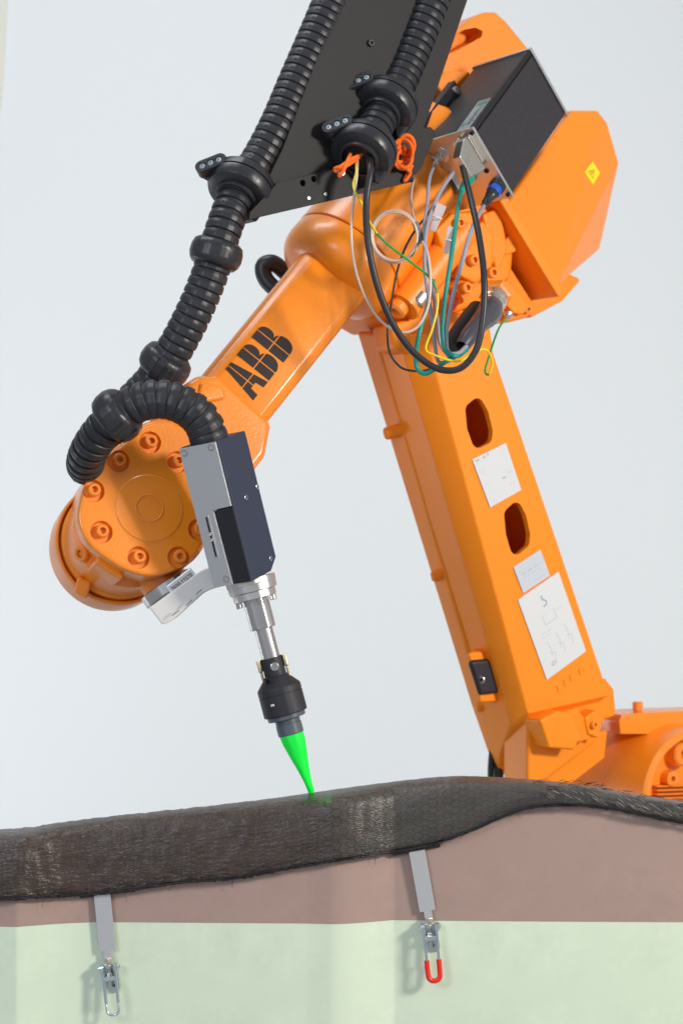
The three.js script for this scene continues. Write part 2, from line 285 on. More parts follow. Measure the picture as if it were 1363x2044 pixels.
// lower arm: a long casting with two pockets through its side
const armLine = (x0, y0, x1, y1, Z) => [R(x0, y0, Z), R(x1, y1, Z)];
{
  const back = (p, dz) => p.map((q) => q.clone().addScaledVector(EZ, dz));
  const right = armLine(968, 680, 1206, 1385, 0.085), l2 = armLine(850, 672, 1052, 1420, 0.085), l1 = armLine(800, 672, 1022, 1440, 0.045), l0 = armLine(757, 668, 1000, 1500, -0.035), l00 = armLine(722, 668, 996, 1545, -0.090);
  const rear = back(right, -0.19);
  const outer = [...right, ...l2, ...l1, ...l0, ...l00, ...rear, ...back(l2, -0.18)];
  let g = hull(outer, 0.007, 1);
  const slot = (pts) => { const a = pts.map(([x, y]) => R(x, y, 0.093)); return hull([...a.map((q) => q.clone().addScaledVector(EZ, 0.04)), ...a.map((q) => q.clone().addScaledVector(EZ, -0.07))], 0.0175, 4); };
  const inR = armLine(955, 705, 1180, 1360, 0.074), in2 = armLine(872, 705, 1055, 1380, 0.074), in1 = armLine(826, 705, 1030, 1390, 0.034), in0 = armLine(760, 705, 985, 1440, -0.075);
  g = cut(g, hull([...inR, ...in2, ...in1, ...in0, ...back(inR, -0.15)], 0.004), slot([[943, 820], [953, 812], [962, 828], [970, 860], [969, 870], [955, 877], [946, 852]]),
    slot([[1020, 1029], [1030, 1020], [1038, 1036], [1045, 1068], [1044, 1079], [1031, 1090], [1023, 1062]]));
  const arm = part(robot, 'lower_arm', g, M.orangeCast);
  for (const [a, b, c2, d] of [[l0[0], l0[1], 0.006, 0.4]]) part(arm, 'front_rib', tube([a.clone().lerp(b, 0.02).addScaledVector(U, 0.004), a.clone().lerp(b, 0.82).addScaledVector(U, 0.004)], 0.0115, 4, 14), M.orangeCast);
  // printed stickers on the side face
  const face = (px, py) => R(px, py, 0.0938);
  const sheet = (name, tl, tr, br, bl, tex, label) => {
    const p = [tl, tr, br, bl].map(([x, y]) => face(x, y)), g2 = new THREE.BufferGeometry();
    g2.setAttribute('position', new THREE.Float32BufferAttribute(p.flatMap((q) => [q.x, q.y, q.z]), 3)); g2.setAttribute('uv', new THREE.Float32BufferAttribute([0, 1, 1, 1, 1, 0, 0, 0], 2)); g2.setIndex([0, 3, 1, 1, 3, 2]); g2.computeVertexNormals();
    part(arm, name, g2, print(tex, 0.45)).userData.label = label;
  };
  const lines = (x, rows) => { for (const [a, y, b, wd, c] of rows) { x.strokeStyle = c ?? '#b8c2c8'; x.lineWidth = wd; x.setLineDash([wd * 2.2, wd * 0.9]); x.beginPath(); x.moveTo(a, y); x.lineTo(b, y); x.stroke(); } x.setLineDash([]); };
  sheet('rating_plate', [942, 917], [1009, 884], [1040, 978], [978, 1013], canvasTex(256, 384, (x, w, h) => { x.fillStyle = '#ced2d5'; x.fillRect(0, 0, w, h); lines(x, [[18, 24, 52, 12, '#8fa8ae'], [70, 24, 92, 12, '#9aa6ad'], [106, 16, 116, 26, '#a4afb5'], [18, 46, 78, 5], [180, 30, 236, 4], [186, 52, 236, 4], [196, 74, 236, 4], [206, 92, 236, 4], [20, 96, 60, 5], [20, 116, 52, 5], [20, 136, 46, 5], [160, 190, 240, 5], [20, 214, 70, 5], [150, 232, 186, 12, '#9aa8b2'], [204, 214, 236, 8, '#a8b4c8'], [20, 268, 50, 4], [20, 288, 92, 5], [190, 300, 236, 7], [20, 336, 54, 4], [20, 354, 58, 5]]); }), 'white rating plate with faint grey print');
  sheet('hole_pattern_label', [1024, 1132], [1078, 1097], [1097, 1149], [1044, 1184], canvasTex(256, 220, (x, w, h) => { x.fillStyle = '#c3c9d1'; x.fillRect(0, 0, w, h); lines(x, [[30, 30, 226, 6], [30, 62, 226, 8], [40, 90, 220, 18, '#b3bccb'], [40, 120, 220, 14, '#b9c2d0'], [30, 150, 226, 6], [120, 185, 226, 8, '#a9b6cc'], [30, 196, 100, 5]]); }), 'small pale label with rows of faint print');
  sheet('lifting_label', [1033, 1197], [1114, 1141], [1169, 1300], [1091, 1357], canvasTex(256, 480, (x, w, h) => {
    x.fillStyle = '#d3d7d9'; x.fillRect(0, 0, w, h); x.strokeStyle = '#8497ab'; x.lineWidth = 7; x.lineCap = 'round';
    x.beginPath(); x.moveTo(122, 60); x.lineTo(124, 84); x.bezierCurveTo(144, 90, 146, 124, 118, 118); x.stroke();
    x.lineWidth = 1.5; x.strokeStyle = '#c4ccd2'; x.beginPath(); x.moveTo(14, 138); x.lineTo(242, 138); x.stroke();
    x.lineWidth = 5; x.strokeStyle = '#bcc4cc'; x.beginPath(); x.moveTo(92, 160); x.lineTo(92, 214); x.lineTo(164, 214); x.lineTo(164, 160); x.stroke(); x.lineWidth = 2; x.strokeRect(94, 158, 68, 54);
    lines(x, [[180, 176, 212, 4], [60, 250, 110, 4], [52, 270, 104, 4]]);
    x.strokeStyle = '#b4bfca'; x.lineWidth = 4; for (const [a, b] of [[70, 300], [132, 284], [190, 270]]) { x.beginPath(); x.moveTo(a, b); x.lineTo(a + 8, b + 46); x.lineTo(a + 2, b + 90); x.stroke(); x.beginPath(); x.moveTo(a - 6, b + 60); x.lineTo(a + 22, b + 76); x.lineTo(a + 12, b + 130); x.stroke(); }
    x.strokeStyle = '#9fb0bd'; x.lineWidth = 6; x.beginPath(); x.arc(66, 424, 10, 0, 6.28); x.stroke();
  }), 'white lifting instruction label with hook and book drawings');
  // bumper, bosses and lugs
  const bz = 0.02;
  const pad = part(arm, 'bumper_pad', hull([[946, 1323], [998, 1318], [1006, 1372], [964, 1377]].flatMap(([x, y]) => [R(x, y, bz).addScaledVector(V(-0.36, -0.1, 0.93), 0.014), R(x, y, bz).addScaledVector(V(-0.36, -0.1, 0.93), -0.03)]), 0.008, 2), std({ color: rgb(0.016, 0.014, 0.022), roughness: 0.45 }));
  bolt(pad, R(968, 1352, bz).addScaledVector(V(-0.36, -0.1, 0.93), 0.0215), V(-0.36, -0.1, 0.93).normalize(), 0.8, M.steel, 'screw');
  part(arm, 'bumper_seat', hull([[938, 1308], [1008, 1300], [1024, 1370], [1008, 1394], [960, 1396]].flatMap(([x, y]) => [R(x, y, bz).addScaledVector(V(-0.36, -0.1, 0.93), 0.002), R(x, y, bz).addScaledVector(V(-0.36, -0.1, 0.93), -0.05)]), 0.006), M.orangeCast);
  for (const [x, y, r] of [[776, 865, 0.013], [870, 1150, 0.012], [958, 1411, 0.011]]) part(arm, 'rear_boss', lathe([[-0.03, 0], [-0.03, r * 1.1], [0.016, r], [0.020, r * 0.7], [0.020, 0]], R(x + 9, y - 3, -0.05), V(-0.8, -0.2, 0.1).normalize(), 20), M.orangeCast);
  const lug = (pts, z0, z1, r, name = 'pivot_lug') => part(arm, name, prism(pts, z0, z1, r), M.orangeCast);
  lug([[1080, 1440], [1110, 1425], [1135, 1428], [1150, 1470], [1140, 1490], [1095, 1486]], -0.02, 0.118, 0.007);
  lug([[1120, 1425], [1146, 1418], [1166, 1440], [1172, 1472], [1146, 1478]], -0.02, 0.105, 0.005);
  lug([[1168, 1434], [1186, 1422], [1196, 1440], [1190, 1468], [1174, 1462]], -0.02, 0.11, 0.005);
  lug([[1188, 1372], [1204, 1360], [1218, 1378], [1222, 1424], [1200, 1432]], -0.08, 0.07, 0.006);
  lug([[1055, 1425], [1200, 1370], [1205, 1420], [1175, 1480], [1110, 1530], [1070, 1560], [1055, 1560]], 0.0, 0.070, 0.008, 'arm_foot');
  lug([[1062, 1562], [1120, 1502], [1180, 1470], [1205, 1462], [1200, 1510], [1110, 1580]], -0.02, 0.06, 0.006, 'arm_foot_web');
  bolt(arm, R(1182, 1446, 0.115), EZ, 0.8);
  bolt(arm, R(1196, 1386, 0.077), EZ, 0.9);
  for (const [x, y] of [[1115, 1375], [1128, 1362], [1140, 1352], [1158, 1340]]) part(arm, 'cast_mark', hull([R(x - 3, y - 4, 0.0925), R(x + 4, y - 7, 0.0925), R(x + 5, y + 3, 0.0925), R(x - 1, y + 6, 0.0925)], 0.0016), M.orangeCast);
}
// elbow castings between the housing and the lower arm
{
  const e = part(robot, 'elbow_casting', prism([[775, 520], [880, 420], [985, 405], [1012, 470], [1005, 545], [960, 588], [905, 612], [820, 640], [770, 610]], -0.16, 0.045, 0.014), M.orangeCast);
  part(e, 'round_rib', tube([R(803, 612, 0.075), R(803, 612, 0.075).addScaledVector(U, -0.22)], 0.036, 2, 28), M.orange);
  bolt(e, R(800, 607, 0.078).addScaledVector(U, -0.002), U, 2.1);
  part(e, 'bolt_boss', prism([[872, 462], [900, 432], [940, 428], [948, 462], [925, 492], [885, 500]], 0.0, 0.098, 0.007), M.orangeCast);
  part(e, 'bolt_boss', prism([[922, 502], [960, 448], [978, 470], [975, 530], [945, 560], [915, 545]], 0.0, 0.088, 0.006), M.orangeCast);
  part(e, 'bolt_boss', prism([[965, 432], [992, 422], [1006, 495], [990, 535], [980, 500]], 0.0, 0.070, 0.006), M.orangeCast);
  part(e, 'cover_rib', tube([R(905, 590, 0.06), R(905, 590, 0.06).addScaledVector(U, -0.12)], 0.024, 2, 24), M.orange);
  for (const [x, y, z] of [[912, 446, 0.105], [978, 545, 0.088], [926, 575, 0.085], [940, 520, 0.094]]) bolt(e, R(x, y, z), EZ, 1.2);
  part(e, 'square_boss', prism([[1003, 492], [1018, 468], [1036, 472], [1042, 482], [1024, 500], [1008, 505]], 0.0, 0.066, 0.004), M.orangeCast);
  const cp = part(robot, 'connector_housing', prism([[985, 565], [1008, 533], [1060, 615], [1044, 628], [1015, 636], [960, 640], [940, 610]], -0.14, 0.032, 0.008), M.orangeCast);
  part(cp, 'access_plate', prism([[996, 568], [1012, 562], [1052, 612], [1040, 624], [1024, 622], [998, 592]], 0.02, 0.052, 0.004), M.orangeCast);
  bolt(cp, R(1005, 549, 0.040), EZ, 1.05); bolt(cp, R(1047, 617, 0.040), EZ, 1.0);
  part(robot, 'elbow_joint', lathe([[-0.04, 0], [-0.04, 0.112], [0.03, 0.112], [0.045, 0.10], [0.045, 0]], R(850, 620, -0.03), EZ, 56), M.orangeCast);
  part(robot, 'arm_head', prism([[785, 655], [870, 628], [965, 640], [972, 690], [850, 695], [815, 697], [792, 690]], 0.0, 0.055, 0.01), M.orangeCast);
  const fit = lathe([[-0.01, 0], [-0.01, 0.016], [0.012, 0.016], [0.018, 0.010], [0.018, 0]], R(836, 596, 0.10), U, 28); part(robot, 'fitting', fit, M.steel);
  part(robot, 'cap_plug', lathe([[-0.02, 0], [-0.02, 0.013], [0.012, 0.013], [0.016, 0.009], [0.016, 0]], R(900, 606, 0.085), V(-0.3, -0.4, 0.85).normalize(), 24), std({ color: rgb(0.8, 0.07, 0.01), roughness: 0.4 }));
}
// rear motor cover and its flange
{
  const B = [[1112, 345], [1128, 280], [1140, 230], [1186, 230], [1202, 250], [1224, 326], [1194, 462], [1187, 492]];
  const rim = [[1012, 410], [1108, 560]];
  const BZ = [0.030, 0.028, 0.026, 0.014, 0.010, 0.000, -0.012, -0.014];
  const pts = [...B.map(([x, y], i) => R(x, y, BZ[i])), ...rim.map(([x, y]) => R(x, y, 0.092)), ...B.map(([x, y], i) => R(x, y, BZ[i]).addScaledVector(EZ, -0.16)), ...rim.map(([x, y]) => R(x, y, 0.062).addScaledVector(EZ, -0.30)), R(1045, 335, -0.03), R(1062, 305, -0.07)];
  const mc = part(robot, 'motor_cover', hull(pts, 0.010, 2), M.orange);
  const fa = [R(999, 402, 0.098), R(1113, 588, 0.098)];
  part(robot, 'motor_flange', hull(fa.flatMap((q) => [q, q.clone().addScaledVector(U, -0.014), q.clone().addScaledVector(EZ, -0.27), q.clone().addScaledVector(EZ, -0.27).addScaledVector(U, -0.014)]), 0.0045), M.orangeCast);
  part(robot, 'motor_flange_foot', prism([[1058, 628], [1106, 594], [1118, 596], [1122, 588], [1150, 560], [1112, 560], [1020, 500], [1000, 560]], -0.22, -0.02, 0.006), M.orangeCast);
  const wt = canvasTex(128, 128, (x) => { x.fillStyle = '#f3dc1d'; x.fillRect(0, 0, 128, 128); x.translate(64, 66); x.strokeStyle = '#8d7d1c'; x.lineWidth = 6; x.beginPath(); x.moveTo(0, -34); x.lineTo(36, 26); x.lineTo(-36, 26); x.closePath(); x.stroke(); x.lineWidth = 5; x.beginPath(); x.moveTo(4, -14); x.lineTo(-6, 6); x.lineTo(5, 4); x.lineTo(-3, 20); x.stroke(); });
  const p = [[1181, 322], [1196, 345], [1182, 369], [1165, 344]].map(([x, y]) => onMesh(mc, x, y, 0.0012));
  const g2 = new THREE.BufferGeometry(); g2.setAttribute('position', new THREE.Float32BufferAttribute(p.flatMap((v) => [v.x, v.y, v.z]), 3)); g2.setAttribute('uv', new THREE.Float32BufferAttribute([0, 1, 1, 1, 1, 0, 0, 0], 2)); g2.setIndex([0, 3, 1, 1, 3, 2]); g2.computeVertexNormals();
  part(mc, 'warning_sticker', g2, print(wt)).userData.label = 'yellow high voltage warning sticker';
  const fp = fa[0].clone().addScaledVector(U, 0.0052);
  for (const [text, c] of [['R2.CP/CS', [[1055, 525], [1074, 550], [1060, 556], [1041, 532]]], ['R2.CBUS', [[1072, 555], [1090, 580], [1077, 587], [1058, 561]]]]) {
    const t = canvasTex(192, 48, (x, w, h) => { x.fillStyle = '#e3d9da'; x.fillRect(0, 0, w, h); x.fillStyle = '#6d5a60'; x.font = 'bold 34px sans-serif'; x.textAlign = 'center'; x.textBaseline = 'middle'; x.fillText(text, w / 2, h / 2 + 2, 170); });
    const v = c.map(([x, y]) => onPlane(x - 4, y - 2, fp, U)), g3 = new THREE.BufferGeometry();   // text starts at the lower end
    g3.setAttribute('position', new THREE.Float32BufferAttribute(v.flatMap((k) => [k.x, k.y, k.z]), 3)); g3.setAttribute('uv', new THREE.Float32BufferAttribute([1, 0, 0, 0, 0, 1, 1, 1], 2)); g3.setIndex([0, 3, 1, 1, 3, 2]); g3.computeVertexNormals();
    part(robot, 'cable_label', g3, std({ map: t, roughness: 0.5, side: THREE.DoubleSide })).userData.label = 'small white cable marking sticker';
  }
  // upper motor fork with a long recess
  let fk = prism([[845, 165], [905, 74], [946, 42], [966, 34], [984, 34], [1000, 48], [1062, 124], [1000, 212], [870, 222]], -0.16, -0.03, 0.010);
  const rec = [[780, 150], [905, 80], [950, 54], [972, 50], [984, 56], [982, 64], [962, 71], [918, 76], [780, 175]].map(([x, y]) => R(x, y, 0.02));
  fk = cut(fk, hull([...rec, ...rec.map((v) => v.clone().addScaledVector(EZ, -0.085))], 0.003));
  part(robot, 'motor_housing', fk, M.orange);
  part(robot, 'motor_housing_side', prism([[845, 190], [890, 150], [930, 150], [900, 250], [850, 300]], -0.14, 0.0, 0.008), M.orange);
}
// shoulder drum and pedestal at the foot of the lower arm
{
  const c = R(1388, 1592, 0.13), a = EZ.clone().negate();
  const drum = part(robot, 'shoulder_drum', lathe([[0.055, 0], [0.055, 0.118], [0.004, 0.130], [0.0, 0.134], [0.0, 0.142], [0.006, 0.148], [0.13, 0.158], [0.20, 0.163], [0.21, 0.168], [0.27, 0.168], [0.30, 0.155], [0.31, 0.12], [0.31, 0]], c, a, 80, 0.6), M.orange);
  part(drum, 'boss', lathe([[0, 0.0], [0, 0.030], [0.030, 0.026], [0.034, 0.022], [0.034, 0.010], [0.02, 0.009], [0.02, 0]], R(1343, 1503, 0.072), EZ, 28), M.orange);
  part(drum, 'boss', lathe([[0, 0.0], [0, 0.018], [0.022, 0.016], [0.024, 0.012], [0.024, 0.006], [0.012, 0.005], [0.012, 0]], R(1328, 1552, 0.074), EZ, 24), M.orange);
  for (let k = 0; k < 4; k++) part(drum, 'cooling_fin', bar(R(1305, 1569 + k * 8, 0.082), R(1420, 1565 + k * 8, 0.082), 0.0035, 0.02, EZ), M.orange);
  const blk = part(robot, 'drum_block', prism([[1236, 1440], [1240, 1430], [1290, 1425], [1430, 1420], [1430, 1462], [1238, 1462]], -0.03, 0.055, 0.004), M.orange);
  part(blk, 'block_bolt', lathe([[0, 0.0], [0, 0.009], [0.012, 0.009], [0.012, 0.0115], [0.028, 0.0115], [0.030, 0.0095], [0.030, 0]], R(1272, 1428, 0.03), V(0, 1, 0), 20), M.orange);
  part(robot, 'pedestal', lathe([[0, 0], [0, 0.34], [0.06, 0.34], [0.08, 0.26], [0.45, 0.2], [0.62, 0.18], [0.62, 0]], V(0.75, 0, -0.35), V(0, 1, 0), 40), M.orange);
}
// dark cable loops behind the robot
part(thing('rear_cable_loop', 'dark cable loop showing behind the elbow drum', 'cable', P(540, 560, -0.1)), 'cable_jacket', tube([P(590, 600, -0.12), P(560, 585, -0.1), P(530, 556, -0.1), P(526, 530, -0.1), P(542, 524, -0.1), P(575, 548, -0.12)], 0.017, 50, 16), M.cableBlack);
part(thing('shoulder_hose', 'thin black hose running down behind the foot of the lower arm', 'hose', P(985, 1560, -0.3)), 'hose_jacket', tube([P(1000, 1420, -0.3), P(985, 1480, -0.3), P(979, 1540, -0.3), P(985, 1640, -0.3)], 0.007, 40, 12), M.cableBlack);
part(thing('shoulder_hose', 'thick black hose running down beside the foot of the lower arm', 'hose', P(996, 1560, -0.3)), 'hose_jacket', tube([P(1010, 1420, -0.3), P(999, 1480, -0.3), P(995, 1540, -0.3), P(1002, 1640, -0.3)], 0.010, 40, 12), M.cableBlack);

// ---------------------------------------------------------------- black mounting plate
{
  const Zp = 0.150, t = thing('mounting_plate', 'large black sheet metal plate carrying the corrugated hoses', 'bracket', R(680, 400, Zp));
  const o0 = R(680, 400, Zp), m = frame(o0, EX, EYu), inv = m.clone().invert();
  const to2 = ([x, y]) => { const q = R(x, y, Zp).applyMatrix4(inv); return [q.x, q.y]; };
  part(t, 'sheet', extrude([[497, 428], [650, 392], [800, 358], [825, 350], [838, 335], [862, 276], [864, 262], [855, 254], [842, 256], [870, 175], [960, -90], [700, -90], [640, 90], [560, 300]].map(to2), 0.005, 0.0012, m), M.plate);
  bolt(t, R(737, 87, Zp + 0.004), EZ, 0.7, M.blackMetal, 'hole_stand_in_screw');  // black screw added in place of a dark hole through the sheet
  // bent lip along the lower edge, facing the viewer
  const Zl = Zp + 0.015, ml = frame(R(680, 400, Zl), EX, EYu), il = ml.clone().invert(), l2 = ([x, y]) => { const q = R(x, y, Zl).applyMatrix4(il); return [q.x, q.y]; };
  const hole = (x, y, r) => { const [u, v] = l2([x, y]), h = new THREE.Path(); h.absarc(u, v, r, 0, Math.PI * 2, true); return h; };
  const lip = part(t, 'lip', extrude([[495, 439], [497, 424], [552, 365], [700, 329], [819, 339], [823, 363]].map(l2), 0.0035, 0.0008, ml, [hole(602, 366, 0.007), hole(624, 358, 0.007)]), M.plate);
  for (const [x, y] of [[615, 396], [648, 388]]) bolt(lip, R(x, y, Zp + 0.0175), EZ, 0.32, M.steel, 'set_screw');
  bolt(lip, R(677, 345, Zp + 0.016), EZ, 0.8, M.zinc, 'screw');
}

// ---------------------------------------------------------------- corrugated hoses
const RH = 0.0335, PITCH = 0.0182;
const segGeo = (() => {
  const L = PITCH, g = new THREE.LatheGeometry([[0.0006, RH - 0.0035], [0.0006, RH - 0.0006], [0.002, RH + 0.0010], [L * 0.45, RH + 0.0013], [L - 0.0035, RH + 0.0002], [L - 0.0010, RH - 0.0012], [L - 0.0004, RH - 0.0035]].map(([s, r]) => new THREE.Vector2(r, s)), 36);
  const a = toCreasedNormals(g, 0.6), nub = new THREE.CylinderGeometry(0.0022, 0.0026, 0.0012, 10).rotateX(Math.PI / 2).rotateY(-0.45).translate(-Math.sin(0.45) * (RH + 0.0012), L * 0.5, Math.cos(0.45) * (RH + 0.0012)).toNonIndexed();
  return mergeGeometries([a, nub]);
})();
function hose(label, pts, rings, name = 'corrugated_hose') {
  const t = thing(name, label, 'hose', pts[0].clone());
  const c = new THREE.CatmullRomCurve3(pts, false, 'centripetal'), len = c.getLength(), n = Math.floor(len / PITCH);
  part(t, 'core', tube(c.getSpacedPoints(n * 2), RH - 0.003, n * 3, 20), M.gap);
  for (let k = 0; k < n; k++) { const p = c.getPointAt(k * PITCH / len), d = c.getTangentAt(Math.min(1, (k + 0.5) * PITCH / len)); piece(t, 'hose_segment', segGeo, M.hose, p, quatOf(d.clone().negate(), V(0, 0, 1))).position.addScaledVector(d, PITCH); }
  for (const [s, dim] of rings) {
    const p = c.getPointAt(s), d = c.getTangentAt(s);
    const ring = part(t, 'guard_ring', lathe([[-0.024, RH], [-0.024, 0.039], [-0.019, 0.0455], [-0.008, 0.049], [0.006, 0.0495], [0.017, 0.046], [0.024, 0.040], [0.024, RH]], p, d, 48, 0.9), M.plastic);
    const q = quatOf(d), side = V(0, 0, 1).applyQuaternion(q), x = V(1, 0, 0).applyQuaternion(q), f = side.clone().multiplyScalar(Math.cos(dim)).addScaledVector(x, Math.sin(dim)), y = d.clone();
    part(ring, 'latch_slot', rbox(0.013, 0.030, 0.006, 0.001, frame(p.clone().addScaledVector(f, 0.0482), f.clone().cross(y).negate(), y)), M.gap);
    part(ring, 'latch_tab', rbox(0.006, 0.024, 0.005, 0.001, frame(p.clone().addScaledVector(f, 0.0502), f.clone().cross(y).negate(), y)), M.plastic);
    part(ring, 'parting_line', rbox(0.0015, 0.042, 0.004, 0.0004, frame(p.clone().addScaledVector(side.clone().multiplyScalar(Math.cos(dim + 0.55)).addScaledVector(x, Math.sin(dim + 0.55)), 0.0482), f.clone().cross(y).negate(), y)), M.gap);
  }
  return c;
}
const hoseA = [P(690, -90, 0.16), P(664, -10, 0.17), P(627, 80, 0.19), P(590, 165, 0.21), P(556, 245, 0.23), P(518, 318, 0.245), P(482, 372, 0.270), P(460, 420, 0.294), P(440, 478, 0.304), P(420, 545, 0.305), P(398, 600, 0.302), P(372, 655, 0.295), P(338, 715, 0.282), P(300, 766, 0.262), P(262, 805, 0.25), P(222, 850, 0.243), P(196, 893, 0.26), P(180, 925, 0.31), P(172, 930, 0.37), P(172, 918, 0.42), P(182, 893, 0.455), P(203, 862, 0.478), P(234, 830, 0.492), P(268, 808, 0.498), P(305, 797, 0.50), P(345, 800, 0.50), P(382, 818, 0.495), P(407, 845, 0.485), P(420, 884, 0.475)];
{
  const c = new THREE.CatmullRomCurve3(hoseA, false, 'centripetal');
  const near = (q) => { let b = 0, m = 9; for (let i = 0; i <= 600; i++) { const e = c.getPointAt(i / 600).distanceTo(q); if (e < m) { m = e; b = i / 600; } } return b; };
  hose('long black corrugated hose looping from the top plate down to the spindle', hoseA, [[near(P(430, 505, 0.305)), 2.2], [near(P(331, 728, 0.28)), -0.35], [near(P(234, 830, 0.492)), 0.55]]);
}
const hoseB = [P(890, -90, 0.06), P(866, -10, 0.075), P(832, 80, 0.095), P(797, 165, 0.12), P(768, 218, 0.155), P(745, 262, 0.19), P(729, 297, 0.215)];
hose('short black corrugated hose ending in the double clamps', hoseB, []);

function hoseClamp(label, at, dir, earDir, open) {
  const t = thing('hose_clamp', label, 'clamp', at, 'black hose clamps on the mounting plate');
  const ringG = lathe([[-0.026, 0.036], [-0.026, 0.046], [-0.024, 0.054], [-0.017, 0.0605], [-0.002, 0.063], [-0.002, 0.060], [0.002, 0.060], [0.002, 0.063], [0.016, 0.0615], [0.0225, 0.058], [0.025, 0.053], [0.025, 0.036]], at, dir, 56, 0.5);
  const ring = part(t, 'clamp_ring', ringG, M.plastic);
  part(ring, 'bore_lip', lathe([[-0.02, 0.033], [-0.02, 0.0395], [0.030, 0.0395], [0.032, 0.037], [0.032, 0.033]], at, dir, 48), M.plastic);
  const e = earDir.clone().addScaledVector(dir, -earDir.dot(dir)).normalize(), s = dir.clone().cross(e).normalize();
  const c = at.clone().addScaledVector(e, 0.062);
  // ear: a bar across the ring with three sockets, its face towards the front
  const n = e.clone().multiplyScalar(0.12).addScaledVector(V(-0.15, 0.42, 1), 0.9).normalize();
  const long = P(470, 314, 0).sub(P(420, 331, 0)).normalize(); long.addScaledVector(n, -long.dot(n)).normalize();
  const up = n.clone().cross(long).normalize();
  const stad = new THREE.Shape(); const hw = 0.018, hr = 0.0125; stad.moveTo(-hw, -hr); stad.lineTo(hw, -hr); stad.absarc(hw, 0, hr, -Math.PI / 2, Math.PI / 2); stad.lineTo(-hw, hr); stad.absarc(-hw, 0, hr, Math.PI / 2, Math.PI * 1.5);
  for (const k of [-1, 0, 1]) { const h = new THREE.Path(); h.absarc(k * 0.0165, 0, 0.0064, 0, Math.PI * 2, true); stad.holes.push(h); }
  const fc = c.clone().addScaledVector(n, 0.016);
  const eg = new THREE.ExtrudeGeometry(stad, { depth: 0.022, bevelEnabled: true, bevelSize: 0.0015, bevelThickness: 0.0015, bevelOffset: -0.0015, bevelSegments: 2, curveSegments: 14 });
  eg.applyMatrix4(frame(fc.clone().addScaledVector(n, -0.020), long, up));
  const ear = part(t, 'ear', eg, M.plastic);
  part(ear, 'ear_web', hull([...[-1, 1].flatMap((k) => [-1, 1].map((j) => fc.clone().addScaledVector(long, k * 0.022).addScaledVector(up, j * 0.006).addScaledVector(n, -0.022))), ...[-1, 1].flatMap((k) => [-1, 1].map((j) => at.clone().addScaledVector(e, 0.034).addScaledVector(dir, k * 0.016).addScaledVector(n, -0.012 + j * 0.01)))], 0.004), M.plastic);
  for (const k of [-1, 0, 1]) bolt(ear, fc.clone().addScaledVector(long, k * 0.0165).addScaledVector(n, -0.0055), n, 0.60, M.zinc, 'screw');
  if (open) { part(t, 'cable_gland', lathe([[-0.012, 0], [-0.012, 0.034], [0.024, 0.034], [0.026, 0.0325], [0.018, 0.031], [0.018, 0]], at, dir, 40), M.gap); part(t, 'gland_nut', lathe([[0.01, 0.004], [0.016, 0.010], [0.024, 0.010], [0.024, 0.005], [0.012, 0.004]], at.clone().addScaledVector(V(1, 0.2, 0), -0.004), dir, 12), M.plastic); }
  // foot block fixing the clamp to the plate
  part(t, 'foot', hull([[1, 0.05], [-1, 0.05], [1, 0.0], [-1, 0.0]].flatMap(([a, b]) => [at.clone().addScaledVector(V(1, -0.25, 0), 0.058 * (a > 0 ? 1 : 0.2)).addScaledVector(EZ, -b).addScaledVector(dir, a * 0.014), at.clone().addScaledVector(V(0.6, -1, 0), 0.05).addScaledVector(EZ, -b).addScaledVector(dir, a * 0.014)]), 0.006), M.plastic);
}
const dA = P(466, 410, 0.30).sub(P(500, 345, 0.255)).normalize(), dB = V(-0.36, -0.70, 0.62).normalize();
hoseClamp('black plastic hose clamp at the corner of the plate on the long hose', P(482, 372, 0.270), dA, P(445, 325, 0.27).sub(P(482, 372, 0.270)).normalize(), false);
hoseClamp('black plastic hose clamp halfway up the short hose next to the control box', P(770, 212, 0.152), dB, P(731, 178, 0.16).sub(P(770, 212, 0.152)).normalize(), false);
hoseClamp('black plastic hose clamp with open end that the cables come out of', P(727, 300, 0.218), dB, P(688, 260, 0.225).sub(P(727, 300, 0.218)).normalize(), true);

